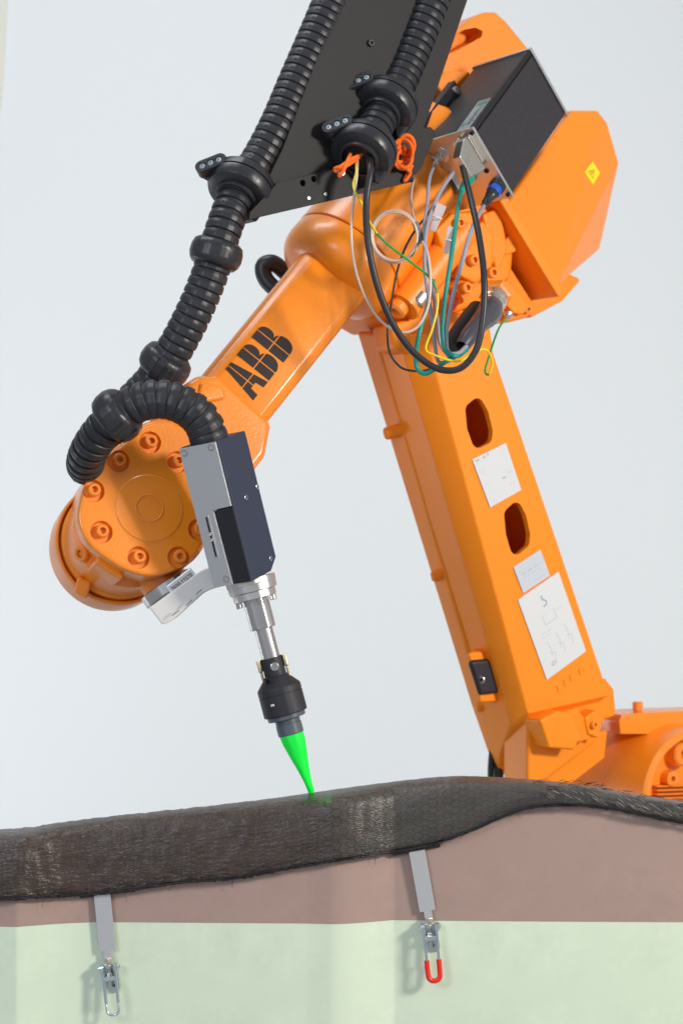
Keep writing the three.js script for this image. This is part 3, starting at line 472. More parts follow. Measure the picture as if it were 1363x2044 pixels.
// ---------------------------------------------------------------- control box
{
  const c0 = P(945, 253, 0.12), e1 = V(101, 14, 91).normalize(), e2 = V(86, -124, -76), e3 = V(128, 192, -171);
  e2.addScaledVector(e1, -e2.dot(e1)).normalize(); const ez = e1.clone().cross(e2).normalize(); if (ez.dot(e3) < 0) ez.negate();   // ez runs away along the box
  const w = 0.150, h = 0.166, L = 0.285, k = (4 - 0.1) / 4;
  const at = (a, b, c) => c0.clone().addScaledVector(e1, -a).addScaledVector(e2, b).addScaledVector(ez, c);    // from the nearest upper corner: across, down, back
  const t = thing('control_box', 'black electronics box with bare metal connector panel mounted on the robot', 'control box', at(w / 2, h, L / 2));
  const bx = (a0, a1, b0, b1, d0, d1, r) => hull([a0, a1].flatMap((a) => [b0, b1].flatMap((b) => [d0, d1].map((d) => at(a, b, d)))), r);
  part(t, 'case', bx(0.010, w - 0.003, 0.006, h - 0.006, 0.004, L - 0.004, 0.002), M.boxTop);
  part(t, 'corner_rail', bx(0.006, 0.013, 0.004, 0.010, 0.006, L - 0.006, 0.003), M.blackMetal);
  part(t, 'side_cover', bx(0.0045, 0.007, 0.016, h - 0.008, 0.008, L - 0.006, 0.0015), M.boxSide);
  const panel = part(t, 'connector_panel', bx(0.0012, w - 0.001, 0.0012, h - 0.001, -0.003, 0.0015, 0.001), M.alu);
  part(t, 'rear_panel', bx(0.0, w, 0.0, h, L - 0.002, L + 0.002, 0.001), M.alu);
  part(t, 'angle_bracket', mergeGeometries([bx(w - 0.012, w + 0.004, -0.020, 0.006, 0.02, L - 0.09, 0.001), bx(w - 0.012, w + 0.022, -0.003, 0.003, 0.02, L - 0.09, 0.001)].map((g) => g.toNonIndexed())), M.blackMetal);
  bolt(t, at(w - 0.013, -0.008, L - 0.11), e1, 0.8, M.steel, 'screw');
  // printed label on the upper face
  const lt = canvasTex(768, 160, (x, W0, H0) => {
    x.fillStyle = '#b9c2bf'; x.fillRect(0, 0, W0, H0); x.fillStyle = '#17806a'; x.fillRect(22, 18, 124, 124); x.strokeStyle = '#b9c2bf'; x.lineWidth = 7;
    for (let i = 0; i < 5; i++) { x.beginPath(); x.moveTo(22, 44 + i * 26); x.lineTo(146, -6 + i * 40); x.stroke(); }
    x.fillStyle = '#1d2426'; x.font = 'bold 92px sans-serif'; x.textBaseline = 'alphabetic'; x.fillText('Fraunhofer', 168, 92, 480); x.font = 'bold 44px sans-serif'; x.fillText('IKTS', 560, 142);
  });
  const lg = new THREE.BufferGeometry(), lp = [at(0.017, 0.0036, 0.116), at(0.017, 0.0036, 0.006), at(0.050, 0.0036, 0.006), at(0.050, 0.0036, 0.116)];
  lg.setAttribute('position', new THREE.Float32BufferAttribute(lp.flatMap((v) => [v.x, v.y, v.z]), 3)); lg.setAttribute('uv', new THREE.Float32BufferAttribute([0, 1, 1, 1, 1, 0, 0, 0], 2)); lg.setIndex([0, 1, 2, 0, 2, 3]); lg.computeVertexNormals();
  part(t, 'name_label', lg, std({ map: lt, roughness: 0.45, side: THREE.DoubleSide })).userData.label = 'silver name label with green striped mark';
  // connectors
  const out = ez.clone().negate(), pp = (px, py) => onPlane(px, py, at(0, 0, -0.0032), ez);
  const blk = (px, py, ww, hh, dd, off, r, mat, name, parent = panel) => part(parent, name, rbox(ww, hh, dd, r, frame(pp(px, py).addScaledVector(out, off + dd / 2), e1, e2.clone().negate())), mat);
  for (const [a, b] of [[0.007, 0.009], [0.007, h - 0.009], [w - 0.012, h - 0.009]]) piece(panel, 'panel_screw', boltGeo, M.blackMetal, at(a, b, -0.003), quatOf(out)).scale.setScalar(0.45);
  const hood = blk(946, 296, 0.016, 0.062, 0.008, 0, 0.002, M.nickel, 'serial_plug');
  part(hood, 'plug_hood', hull([[-1, 0.036, 0.012], [1, 0.036, 0.012], [-1, -0.036, 0.012], [1, -0.036, 0.012], [-1, 0.036, 0.024], [1, 0.036, 0.024], [-1, -0.036, 0.024], [1, -0.036, 0.024], [-1, 0.022, 0.058], [1, 0.022, 0.058], [-1, -0.022, 0.058], [1, -0.022, 0.058]].map(([a, b, c]) => pp(946, 300).addScaledVector(e1, a * 0.008).addScaledVector(e2, b).addScaledVector(out, c)), 0.002), M.nickel);
  for (let i = 0; i < 7; i++) part(hood, 'grip_rib', rbox(0.001, 0.0022, 0.020, 0.0004, frame(pp(946, 300).addScaledVector(e1, 0.0104).addScaledVector(e2, -0.012 + i * 0.0042).addScaledVector(out, 0.046), e1, e2)), M.nickel);
  for (const b of [-0.031, 0.031]) part(hood, 'thumb_screw', lathe([[0, 0], [0, 0.005], [0.022, 0.005], [0.022, 0.0035], [0.026, 0.003], [0.026, 0]], pp(942, 300).addScaledVector(e2, b).addScaledVector(e1, -0.012).addScaledVector(out, 0.004), out, 14), M.brass);
  const db = blk(908, 366, 0.014, 0.055, 0.008, 0, 0.002, M.alu, 'serial_socket');
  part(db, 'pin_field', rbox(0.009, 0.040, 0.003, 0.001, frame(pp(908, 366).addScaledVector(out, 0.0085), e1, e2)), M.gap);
  for (let i = 0; i < 9; i++) for (const a of [-0.0022, 0.0022]) part(db, 'pin', rbox(0.0013, 0.0013, 0.003, 0.0003, frame(pp(908, 366).addScaledVector(e1, a).addScaledVector(e2, -0.016 + i * 0.004).addScaledVector(out, 0.0105), e1, e2)), M.brass);
  const bnc = part(panel, 'coax_socket', lathe([[0, 0.017], [0.002, 0.017], [0.003, 0.015], [0.003, 0]], pp(881, 309), out, 32), M.alu);
  part(bnc, 'coax_plug', lathe([[0, 0], [0, 0.007], [0.012, 0.007], [0.013, 0.0055], [0.028, 0.0055], [0.030, 0.004], [0.036, 0.004], [0.036, 0]], pp(881, 309), out, 24), M.steel);
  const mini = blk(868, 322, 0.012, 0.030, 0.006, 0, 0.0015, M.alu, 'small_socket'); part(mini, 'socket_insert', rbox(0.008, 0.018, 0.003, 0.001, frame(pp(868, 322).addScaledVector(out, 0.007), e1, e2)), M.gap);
  part(panel, 'red_coax_plug', lathe([[0, 0], [0, 0.006], [0.014, 0.006], [0.016, 0.0045], [0.030, 0.004], [0.030, 0]], pp(856, 320), out, 20), M.redBoot);
  const jack = blk(942, 350, 0.016, 0.018, 0.010, 0, 0.001, M.steel, 'network_jack'); part(jack, 'plug_body', hull([[-1, -1, 0], [1, -1, 0], [-1, 1, 0], [1, 1, 0], [-0.8, -0.8, 0.034], [0.8, -0.8, 0.034], [-0.8, 0.8, 0.034], [0.8, 0.8, 0.034], [-0.4, -0.4, 0.05], [0.4, -0.4, 0.05], [-0.4, 0.4, 0.05], [0.4, 0.4, 0.05]].map(([a, b, c]) => pp(942, 350).addScaledVector(e1, a * 0.0065).addScaledVector(e2, b * 0.0065).addScaledVector(out, c + 0.006)), 0.0015), M.plugGreen);
  part(panel, 'indicator', lathe([[0, 0], [0, 0.0055], [0.003, 0.0052], [0.003, 0.003], [0.0015, 0.003], [0.0015, 0]], pp(971, 340), out, 20), M.blackMetal);
  blk(982, 337, 0.010, 0.013, 0.0006, 0, 0.0001, std({ color: rgb(0.01, 0.42, 0.03), roughness: 0.5 }), 'green_sticker');
  const pw = part(panel, 'power_socket', lathe([[0, 0.017], [0.010, 0.0165], [0.012, 0.014], [0.012, 0]], pp(993, 370), out, 28), M.plastic);
  part(pw, 'blue_ring', lathe([[0.010, 0.010], [0.010, 0.0135], [0.012, 0.0142], [0.024, 0.0142], [0.026, 0.013], [0.026, 0.009]], pp(993, 370), out, 20, 0.3), M.blue);
  part(pw, 'plug_boot', lathe([[0.02, 0.0115], [0.036, 0.0115], [0.040, 0.0095], [0.060, 0.0085], [0.062, 0.0065], [0.070, 0.006], [0.070, 0]], pp(993, 370), out, 24), M.plastic);
  globalThis.plugEnd = pp(993, 370).addScaledVector(out, 0.068);
  globalThis.hoodEnd = pp(946, 300).addScaledVector(out, 0.056); globalThis.netEnd = pp(942, 350).addScaledVector(out, 0.054);
  globalThis.coaxEnd = pp(881, 309).addScaledVector(out, 0.034); globalThis.redEnd = pp(856, 320).addScaledVector(out, 0.028);
}

// ---------------------------------------------------------------- cables
const path = (pts, z) => pts.map((p) => P(p[0], p[1], p[2] ?? z));
function cable(name, label, pts, r, mat, group) { const t = thing(name, label, 'cable', pts[0].clone(), group); part(t, 'cable_jacket', tube(pts, r, pts.length * 14, 12), mat); return t; }
cable('power_cable', 'thick black cable hanging in a deep loop below the control box', [P(735, 308, 0.235), ...path([[739, 340, 0.275], [731, 400, 0.285], [734, 480], [753, 570], [785, 648], [830, 708], [880, 738], [918, 735], [948, 702], [963, 640], [966, 560, 0.29], [957, 480, 0.255], [941, 405, 0.20]], 0.30), globalThis.hoodEnd], 0.0063, M.cableBlack);
cable('network_cable', 'green network cable hanging straight down from the panel into the grey sleeve', [globalThis.netEnd, ...path([[912, 425, 0.20], [902, 500, 0.235], [893, 560], [885, 620], [883, 668], [890, 700], [908, 711], [932, 698, 0.22]], 0.25)], 0.0045, M.cableGreen);
cable('network_cable', 'green cable with a low hanging bend beside the thick black loop', path([[864, 560, 0.17], [853, 610, 0.22], [838, 660], [830, 705], [833, 736], [848, 746], [870, 735], [895, 718], [925, 702, 0.22]], 0.245), 0.0045, M.cableGreen);
cable('signal_cable', 'grey cable coming out of the blue ringed plug', [globalThis.plugEnd, ...path([[938, 466, 0.20], [922, 523, 0.225], [907, 575], [896, 626], [890, 675], [895, 704], [912, 706], [930, 692, 0.22]], 0.245)], 0.0042, M.cableGrey);
cable('signal_cable', 'grey cable slanting down from behind the silver plug', path([[905, 345, 0.12], [885, 372, 0.16], [866, 410, 0.19], [850, 465], [847, 523], [852, 575], [861, 633], [868, 690], [876, 723], [892, 722], [915, 708], [932, 690, 0.22]], 0.225), 0.0038, M.cableGrey);
cable('signal_cable', 'grey cable hanging from the round coax plug', [globalThis.coaxEnd, ...path([[856, 362, 0.17], [852, 413, 0.19], [846, 455], [851, 500], [862, 575], [872, 632], [880, 690], [900, 712], [930, 694, 0.22]], 0.215)], 0.0034, M.cableGrey);
cable('thin_cable', 'thin black cable sagging left of the thick black loop', path([[868, 404, 0.14], [850, 432, 0.16], [828, 460], [808, 496], [793, 540], [781, 604], [773, 663], [779, 707], [801, 734], [832, 741], [868, 735, 0.24]], 0.20), 0.0022, M.cableBlack);
{
  const coil = []; for (let i = 0; i <= 60; i++) { const a = -0.4 + i / 60 * Math.PI * 5.6, k = 1 + 0.05 * Math.sin(a * 0.37 + 1) - 0.03 * i / 60; coil.push([788 + 47 * k * Math.cos(a), 471 + 51 * k * Math.sin(a), 0.205 + 0.00035 * i]); }
  cable('braided_wire', 'beige braided wire wound into a small coil above the elbow', path([[826, 352, 0.09], [820, 395, 0.14], [826, 435, 0.19], ...coil], 0.2), 0.0024, M.beige);
  const tie = thing('coil_tie', 'grey tape wrapped round the beige wire coil', 'tape', P(834, 465, 0.21)); part(tie, 'tape_wrap', tube(path([[828, 444, 0.212], [836, 466, 0.214], [839, 486, 0.212]], 0.21), 0.0065, 12, 12), std({ color: rgb(0.16, 0.15, 0.16), roughness: 0.6 }));
  cable('braided_wire', 'beige braided wire hanging from the open clamp in a long loop', path([[713, 316, 0.238], [712, 350, 0.27], [704, 413, 0.265], [701, 461], [705, 512], [716, 560], [735, 604], [764, 644], [801, 664], [830, 655], [852, 619], [859, 560], [853, 505, 0.26], [843, 483, 0.23]], 0.285), 0.0026, M.beige);
}
{
  const pts = [P(709, 318, 0.238), ...path([[711, 344, 0.268], [705, 372, 0.27], [724, 410, 0.265], [739, 446], [764, 479], [801, 509], [830, 531], [856, 553], [871, 580], [873, 611], [863, 655], [850, 699], [867, 709], [915, 721], [951, 700, 0.26], [973, 701, 0.22], [982, 725, 0.2], [974, 748, 0.19], [968, 743, 0.18], [977, 707, 0.15], [992, 663, 0.1], [1002, 645, 0.06], [1010, 640, 0.03]], 0.275)];
  const c = new THREE.CatmullRomCurve3(pts, false, 'centripetal'), t = thing('earth_wire', 'thin yellow and green earth wire trailing from the open clamp to a screw', 'cable', pts[0].clone());
  const cuts = [[0, 0.20, 'y'], [0.20, 0.40, 'g'], [0.40, 0.775, 'y'], [0.775, 1, 'g']];
  for (const [a, b, k] of cuts) part(t, k === 'y' ? 'yellow_sheath' : 'green_sheath', tube(Array.from({ length: 40 }, (_, i) => c.getPoint(a + (b - a) * i / 39)), 0.0022, 80, 8), k === 'y' ? M.yellow : M.wireGreen);
  part(t, 'terminal_screw', lathe([[-0.012, 0], [-0.012, 0.006], [0, 0.006], [0, 0.0105], [0.004, 0.0105], [0.009, 0.007], [0.010, 0]], R(1013, 627, 0.055), V(0.1, -0.2, 0.95).normalize(), 24, 0.9), M.steel);
}
{
  const t = thing('sleeve_plug', 'dark grey sleeved cable elbow with a nickel collar under the robot elbow', 'connector', P(985, 605, 0.1));
  const pts = path([[982, 606, 0.06], [973, 628, 0.105], [957, 645, 0.15], [938, 668, 0.19], [922, 692, 0.21]], 0.1);
  const c = new THREE.CatmullRomCurve3(pts), prof = [0.021, 0.0245, 0.0245, 0.0225, 0.020, 0.018, 0.0175, 0.0165, 0.0135], n = 36, rad = 20, g = new THREE.TubeGeometry(c, n, 1, rad), fr = c.computeFrenetFrames(n);
  for (let i = 0; i <= n; i++) { const f = i / n * (prof.length - 1), a = Math.floor(Math.min(f, prof.length - 2)), r = THREE.MathUtils.lerp(prof[a], prof[a + 1], f - a) * (1 + 0.035 * noise.noise(i * 0.35, 2.2, 1)), q = c.getPointAt(i / n); for (let j = 0; j <= rad; j++) { const k = i * (rad + 1) + j, v = new THREE.Vector3().fromBufferAttribute(g.attributes.position, k).sub(q).multiplyScalar(r).add(q); g.attributes.position.setXYZ(k, v.x, v.y, v.z); } }
  g.computeVertexNormals();
  part(t, 'sleeve', g, M.shrink);
  const d = pts[1].clone().sub(pts[0]).normalize();
  part(t, 'collar', lathe([[-0.035, 0], [-0.035, 0.024], [-0.026, 0.0255], [-0.020, 0.0235], [-0.014, 0.0255], [-0.004, 0.0255], [0.0, 0.0235], [0.012, 0.023], [0.014, 0.020], [0.014, 0]], pts[0], d, 36, 0.4), M.nickel);
  part(t, 'hex_base', lathe([[-0.05, 0], [-0.05, 0.033], [-0.034, 0.033], [-0.030, 0.028], [-0.030, 0]], pts[0], d, 6, 0.3), M.orange);
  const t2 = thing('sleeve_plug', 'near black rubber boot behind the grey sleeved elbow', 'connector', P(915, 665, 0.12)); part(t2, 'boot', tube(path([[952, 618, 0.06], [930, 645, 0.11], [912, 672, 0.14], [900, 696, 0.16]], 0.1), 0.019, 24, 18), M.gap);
}
for (const [i, [a, b, c, d]] of [[[872, 405], [890, 413], [868, 462], [858, 458]], [[894, 452], [908, 455], [900, 507], [885, 505]]].entries()) {
  const z = i ? 0.222 : 0.205, t = thing('cable_tag', i ? 'clear plastic tag tied on the green cable' : 'clear plastic tag tied on the slanting grey cable', 'tag', P(...a, z));
  part(t, 'tag_plate', hull([a, b, c, d].flatMap(([x, y]) => [P(x, y, z), P(x, y, z - 0.003)]), 0.0008), M.clearTie);
  part(t, 'tie_band', tube(path([[(a[0] + d[0]) / 2 - 2, (a[1] + d[1]) / 2, z + 0.004], [(a[0] + b[0] + c[0] + d[0]) / 4, (a[1] + c[1]) / 2, z + 0.010], [(b[0] + c[0]) / 2 + 2, (b[1] + c[1]) / 2, z + 0.004]], z), 0.0015, 10, 8), M.whitePlastic);
}
{
  const t = thing('orange_cord', 'bundle of knotted orange cord tucked beside the open clamp', 'cord', P(806, 310, 0.15)), pts = [];
  for (let i = 0; i <= 90; i++) { const a = i / 90 * Math.PI * 2 * 5.2, r = 15 + 7 * Math.sin(i * 0.31); pts.push(P(806 + r * Math.cos(a) * 0.95 + 4 * Math.sin(i * 0.13), 305 + r * 1.25 * Math.sin(a) + 8 * Math.sin(i * 0.07), 0.150 + 0.014 * Math.sin(a * 0.73 + i * 0.05))); }
  part(t, 'cord_coil', tube(pts, 0.0040, 420, 8), M.cord);
  part(t, 'cord_tail', tube(path([[800, 330, 0.16], [818, 345, 0.14], [806, 362, 0.14], [822, 330, 0.13]], 0.15), 0.004, 40, 8), M.cord);
  const t2 = thing('orange_cord', 'orange cord strands crossing out of the open clamp', 'cord', P(700, 325, 0.22));
  part(t2, 'cord_strand', tube(path([[722, 309, 0.235], [700, 318, 0.262], [680, 332, 0.27], [668, 337, 0.265], [670, 342, 0.262], [690, 332, 0.27], [716, 314, 0.24]], 0.2), 0.0036, 60, 8), M.cord);
  part(t2, 'cord_strand', tube(path([[699, 308, 0.24], [693, 322, 0.268], [683, 345, 0.272], [676, 352, 0.268]], 0.2), 0.0036, 30, 8), M.cord);
}

// ---------------------------------------------------------------- spindle tool
{
  const tl = P(361, 894, 0.485), tm = P(434, 880, 0.525), bl = P(436, 1170, 0.457);
  const ea = tm.clone().sub(tl).normalize(), et = bl.clone().sub(tl), Lt = et.length(); et.addScaledVector(ea, -et.dot(ea)).normalize();
  const eb = et.clone().cross(ea).normalize(); if (eb.z > 0) eb.negate();                  // eb runs away from the steel face
  const wa = tm.clone().sub(tl).length(), wb = 0.097;
  const at = (a, b, c) => tl.clone().addScaledVector(ea, a).addScaledVector(et, b).addScaledVector(eb, c);
  const t = thing('spindle_tool', 'sensor tool with steel fronted dark box and straight metal shaft', 'robot tool', at(wa / 2, Lt, wb / 2));
  const bx = (a0, a1, b0, b1, c0, c1, r) => hull([a0, a1].flatMap((a) => [b0, b1].flatMap((b) => [c0, c1].map((c) => at(a, b, c)))), r);
  const body = part(t, 'body', hull([[0.002, 0.002], [wa - 0.002, 0.002], [0.002, wb - 0.006], [wa - 0.002, wb - 0.006]].flatMap(([a, c]) => [at(a, 0.002, c), at(a, Lt - (c > 0.05 ? 0.022 : 0.002), c)]).concat([at(wa - 0.002, Lt - 0.004, wb - 0.03), at(0.002, Lt - 0.004, wb - 0.03)]), 0.0025), M.anod);
  const front = part(t, 'front_plate', extrude([[0.0005, 0.0005], [wa - 0.0005, 0.0005], [wa - 0.0005, Lt * 0.455], [wa * 0.50, Lt * 0.455 + 0.002], [wa * 0.53, Lt - 0.0005], [0.0005, Lt - 0.0005]].map(([a, b]) => [a, -b]), 0.003, 0.0005, frame(at(0, 0, -0.0035), ea, et.clone().negate())), M.brushed);
  part(t, 'insert_plate', bx(wa * 0.535, wa - 0.001, Lt * 0.47, Lt - 0.001, -0.0028, 0.002, 0.0007), M.anodDark);
  const face = eb.clone().negate();
  for (const [a, b, s, m] of [[0.13, 0.04, 0.72, 1], [0.86, 0.035, 0.72, 1], [0.83, 0.25, 0.28, 1], [0.25, 0.335, 0.28, 1], [0.22, 0.455, 0.48, 1], [0.56, 0.452, 0.48, 1], [0.90, 0.437, 0.48, 1], [0.40, 0.955, 0.70, 1]]) piece(front, 'screw', boltGeo, M.steel, at(wa * a, Lt * b, -0.0062), quatOf(face)).scale.set(s, s * 0.14, s);
  part(front, 'slot_frame', bx(wa * 0.23, wa * 0.35, Lt * 0.495, Lt * 0.795, -0.0070, -0.0055, 0.0008), M.brushed);
  part(front, 'slot', bx(wa * 0.27, wa * 0.31, Lt * 0.505, Lt * 0.785, -0.0080, -0.006, 0.0006), M.gap);  // dark bar laid on the plate for the shade of a slot, nothing cut
  for (const b of [0.622, 0.665]) piece(front, 'slot_screw', boltGeo, M.nickel, at(wa * 0.29, Lt * b, -0.0078), quatOf(face)).scale.set(0.33, 0.25, 0.33);
  for (const [b, c] of [[0.44, 0.045], [0.40, 0.088], [0.91, 0.075]]) piece(body, 'side_screw', boltGeo, M.steel, at(wa - 0.001, Lt * b, c), quatOf(ea)).scale.set(0.45, 0.2, 0.45);
  // shaft
  const k = 0.8925, s0 = P(497, 1146, 0.43), s1 = P(583, 1472, 0.43), ax = s1.clone().sub(s0).normalize(), q = (v) => v * 0.001 * k;
  const Ls = s1.clone().sub(s0).length() / (0.001 * k);                                    // about 337
  const fl = part(t, 'shaft_flange', lathe([[9, 0], [9, 49.5], [10, 50.5], [20, 50.5], [21, 49.5], [34, 49], [35.5, 47], [35.5, 0]].map(([a, b]) => [q(a), q(b)]), s0, ax, 56, 0.4), M.alu);
  part(fl, 'flange_step', lathe([[36, 0], [36, 44], [49, 44], [51, 42], [51, 0]].map(([a, b]) => [q(a), q(b)]), s0, ax, 56, 0.4), M.alu);
  for (const a of [0.3, 1.87, 3.44, 5.0]) { const r = quatOf(ax), d = V(Math.cos(a), 0, Math.sin(a)).applyQuaternion(r); piece(fl, 'flange_bolt', boltGeo, M.steel, s0.clone().addScaledVector(ax, q(50)).addScaledVector(d, q(36)), r).scale.set(0.62, 0.9, 0.62); }
  part(t, 'sleeve', lathe([[46, 0], [46, 26], [110, 26], [112, 24.5], [112, 17]].map(([a, b]) => [q(a), q(b)]), s0, ax, 48, 0.4), M.steel);
  part(t, 'shaft', lathe([[104, 0], [104, 18.5], [178, 18.5], [178, 0]].map(([a, b]) => [q(a), q(b)]), s0, ax, 40, 0.4), M.steel);
  const hd = part(t, 'head', lathe([[172, 19], [172, 21.5], [208, 22], [232, 43.5], [234, 44.2], [244, 44.2], [244.5, 43.2], [246, 43.2], [246.5, 44.2], [286, 44.2], [288, 43], [288, 0]].map(([a, b]) => [q(a), q(b)]), s0, ax, 44, 0.2), M.print3d);
  const r = quatOf(ax), dir = (a) => V(Math.sin(a), 0, Math.cos(a)).applyQuaternion(r);
  piece(hd, 'clamp_screw', boltGeo, M.steel, s0.clone().addScaledVector(ax, q(190)).addScaledVector(dir(-0.15), q(20.5)), quatOf(dir(-0.15))).scale.set(0.75, 0.4, 0.75);
  piece(hd, 'recess_screw', boltGeo, M.blackMetal, s0.clone().addScaledVector(ax, q(216)).addScaledVector(dir(0.5), q(27)), quatOf(dir(0.5))).scale.set(0.8, 0.5, 0.8);
  part(hd, 'status_light_window', rbox(0.007, 0.004, 0.002, 0.0008, frame(s0.clone().addScaledVector(ax, q(262)).addScaledVector(dir(0.45), q(44.2)), dir(0.45 + Math.PI / 2), ax)), M.whitePlastic);
  for (const [a, s] of [[-1.45, 1], [1.35, 1]]) { const pin = part(hd, 'brass_pin', lathe([[166, 0], [166, 5], [168, 5.4], [188, 5.0], [190, 3], [200, 3], [214, 2.2], [214, 0]].map(([x, y]) => [q(x + 6), q(y)]), s0.clone().addScaledVector(dir(a), q(27)), ax, 14, 0.4), M.brass); }
  part(t, 'grey_ring', lathe([[286, 0], [286, 38.5], [296, 38.5], [297.5, 37], [297.5, 0]].map(([a, b]) => [q(a), q(b)]), s0, ax, 48, 0.4), M.greyPlastic);
  part(t, 'grey_collar', lathe([[296, 0], [296, 25], [306, 25], [306.5, 24.3], [308, 24.3], [308.5, 26], [328, 26.2], [330, 25], [330, 0]].map(([a, b]) => [q(a), q(b)]), s0, ax, 40, 0.3), M.greyPlastic);
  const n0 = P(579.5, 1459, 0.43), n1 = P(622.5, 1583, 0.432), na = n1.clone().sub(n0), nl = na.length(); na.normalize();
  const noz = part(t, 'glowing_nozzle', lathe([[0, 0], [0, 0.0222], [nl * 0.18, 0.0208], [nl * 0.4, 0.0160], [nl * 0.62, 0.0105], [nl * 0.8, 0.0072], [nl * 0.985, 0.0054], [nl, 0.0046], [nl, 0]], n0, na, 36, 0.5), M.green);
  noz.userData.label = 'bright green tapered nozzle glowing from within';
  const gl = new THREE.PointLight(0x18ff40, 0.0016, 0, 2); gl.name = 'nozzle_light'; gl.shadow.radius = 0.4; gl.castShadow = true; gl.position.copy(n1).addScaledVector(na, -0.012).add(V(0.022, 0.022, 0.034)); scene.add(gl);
  // white bracket between the robot's flange and the box
  const zf = 0.33, br = thing('tool_bracket', 'curved white plastic bracket joining the robot flange to the spindle tool', 'bracket', P(340, 1240, 0.37));
  const k2 = (4 - 0.42) / 4 / 1000, sh = new THREE.Shape(), to = (x, y) => [(x - 340) * k2, (1200 - y) * k2];
  sh.moveTo(...to(297, 1213)); sh.lineTo(...to(322, 1246)); sh.quadraticCurveTo(...to(330, 1247), ...to(345, 1238)); sh.lineTo(...to(398, 1190)); sh.quadraticCurveTo(...to(418, 1173), ...to(470, 1166)); sh.lineTo(...to(470, 1122)); sh.quadraticCurveTo(...to(412, 1126), ...to(380, 1154)); sh.closePath();
  const bg = new THREE.ExtrudeGeometry(sh, { depth: 0.085, bevelEnabled: true, bevelSize: 0.003, bevelThickness: 0.003, bevelOffset: -0.003, bevelSegments: 3, curveSegments: 16 });
  const o0 = P(340, 1200, 0.42); bg.translate(o0.x, o0.y, 0.325);
  part(br, 'bracket_arm', bg, M.whitePlastic);
  for (const [x0, y0, x1, y1] of [[344, 1229, 358, 1218], [372, 1209, 384, 1197], [392, 1186, 404, 1176]]) part(br, 'machined_slot', bar(P(x0, y0, 0.424), P(x1, y1, 0.424), 0.0015, 0.003), M.greyPlastic);
}

// ---------------------------------------------------------------- mould and carbon fibre fabric
const curve = (pts) => (x) => { // monotone-ish smooth interpolation through [x, y] pairs
  let i = 0; while (i < pts.length - 2 && x > pts[i + 1][0]) i++;
  const p = (k) => pts[Math.max(0, Math.min(pts.length - 1, k))], [x0, y0] = p(i), [x1, y1] = p(i + 1), t = THREE.MathUtils.clamp((x - x0) / (x1 - x0), -0.5, 1.5);
  const m = (k) => (p(k + 1)[1] - p(k - 1)[1]) / Math.max(1e-6, p(k + 1)[0] - p(k - 1)[0]), h = x1 - x0, m0 = m(i) * h, m1 = m(i + 1) * h, t2 = t * t, t3 = t2 * t;
  return (2 * t3 - 3 * t2 + 1) * y0 + (t3 - 2 * t2 + t) * m0 + (-2 * t3 + 3 * t2) * y1 + (t3 - t2) * m1;
};
const lowEdge = curve([[-140, 1800], [0, 1795], [150, 1786], [240, 1779], [350, 1762], [470, 1752], [550, 1738], [620, 1725], [750, 1705], [850, 1686], [905, 1670], [960, 1648], [1010, 1626], [1060, 1611], [1120, 1606], [1200, 1611], [1280, 1626], [1363, 1641], [1500, 1668]]);
const topEdge = curve([[-140, 1662], [0, 1655], [60, 1651], [130, 1640], [250, 1626], [420, 1608], [560, 1591], [700, 1571], [820, 1556], [900, 1549], [970, 1550], [1040, 1554], [1100, 1559], [1180, 1569], [1260, 1584], [1363, 1599], [1500, 1622]]);
// the mould's front bends: slope of z against x for each stretch
const bends = [[-200, 0.12], [34, 0.12], [39, -0.40], [90, -0.38], [190, -0.06], [240, 0.05], [600, 0.05], [611, 0.04], [614, 0.13], [655, 0.16], [675, -0.12], [705, -0.32], [745, -0.42], [785, -0.38], [789, 0.09], [1000, 0.05], [1500, 0.03]];
const zTable = []; { let z = 0.5; const sl = (x) => { let i = 0; while (i < bends.length - 2 && x > bends[i + 1][0]) i++; const t = THREE.MathUtils.clamp((x - bends[i][0]) / (bends[i + 1][0] - bends[i][0]), 0, 1); return THREE.MathUtils.lerp(bends[i][1], bends[i + 1][1], t); }; for (let x = -200; x <= 1600; x++) { zTable.push(z); z += sl(x) * 0.000875; } const ref = zTable[822]; for (let i = 0; i < zTable.length; i++) zTable[i] += 0.49 - ref; }
const mouldZ = (x) => zTable[Math.round(THREE.MathUtils.clamp(x + 200, 0, 1800))];
function grid(nu, nv, f, close) {
  const pos = [], uv = [], idx = [];
  for (let i = 0; i <= nu; i++) for (let j = 0; j <= nv; j++) { const [p, a, b] = f(i / nu, j / nv); pos.push(p.x, p.y, p.z); uv.push(a, b); }
  for (let i = 0; i < nu; i++) for (let j = 0; j < nv; j++) { const a = i * (nv + 1) + j, b = a + nv + 1; idx.push(a, b, a + 1, a + 1, b, b + 1); }
  const g = new THREE.BufferGeometry(); g.setAttribute('position', new THREE.Float32BufferAttribute(pos, 3)); g.setAttribute('uv', new THREE.Float32BufferAttribute(uv, 2)); g.setIndex(idx); g.computeVertexNormals(); return g;
}
const X0 = -120, X1 = 1480;
const paintTone = (r, g, b, seed0) => dataTex(512, 512, (u, v) => { const s = Math.min(1, 10 * Math.min(u, 1 - u, v, 1 - v)), n = 1 + s * (0.020 * noise.noise(u * 9, v * 9, seed0) + 0.016 * noise.noise(u * 34, v * 30, seed0 + 5)) + 0.018 * (rnd() - 0.5); let k = rnd() < 0.0004 ? 0.9 : 1; return [r * n * k, g * n * k, b * n * k]; }, true);
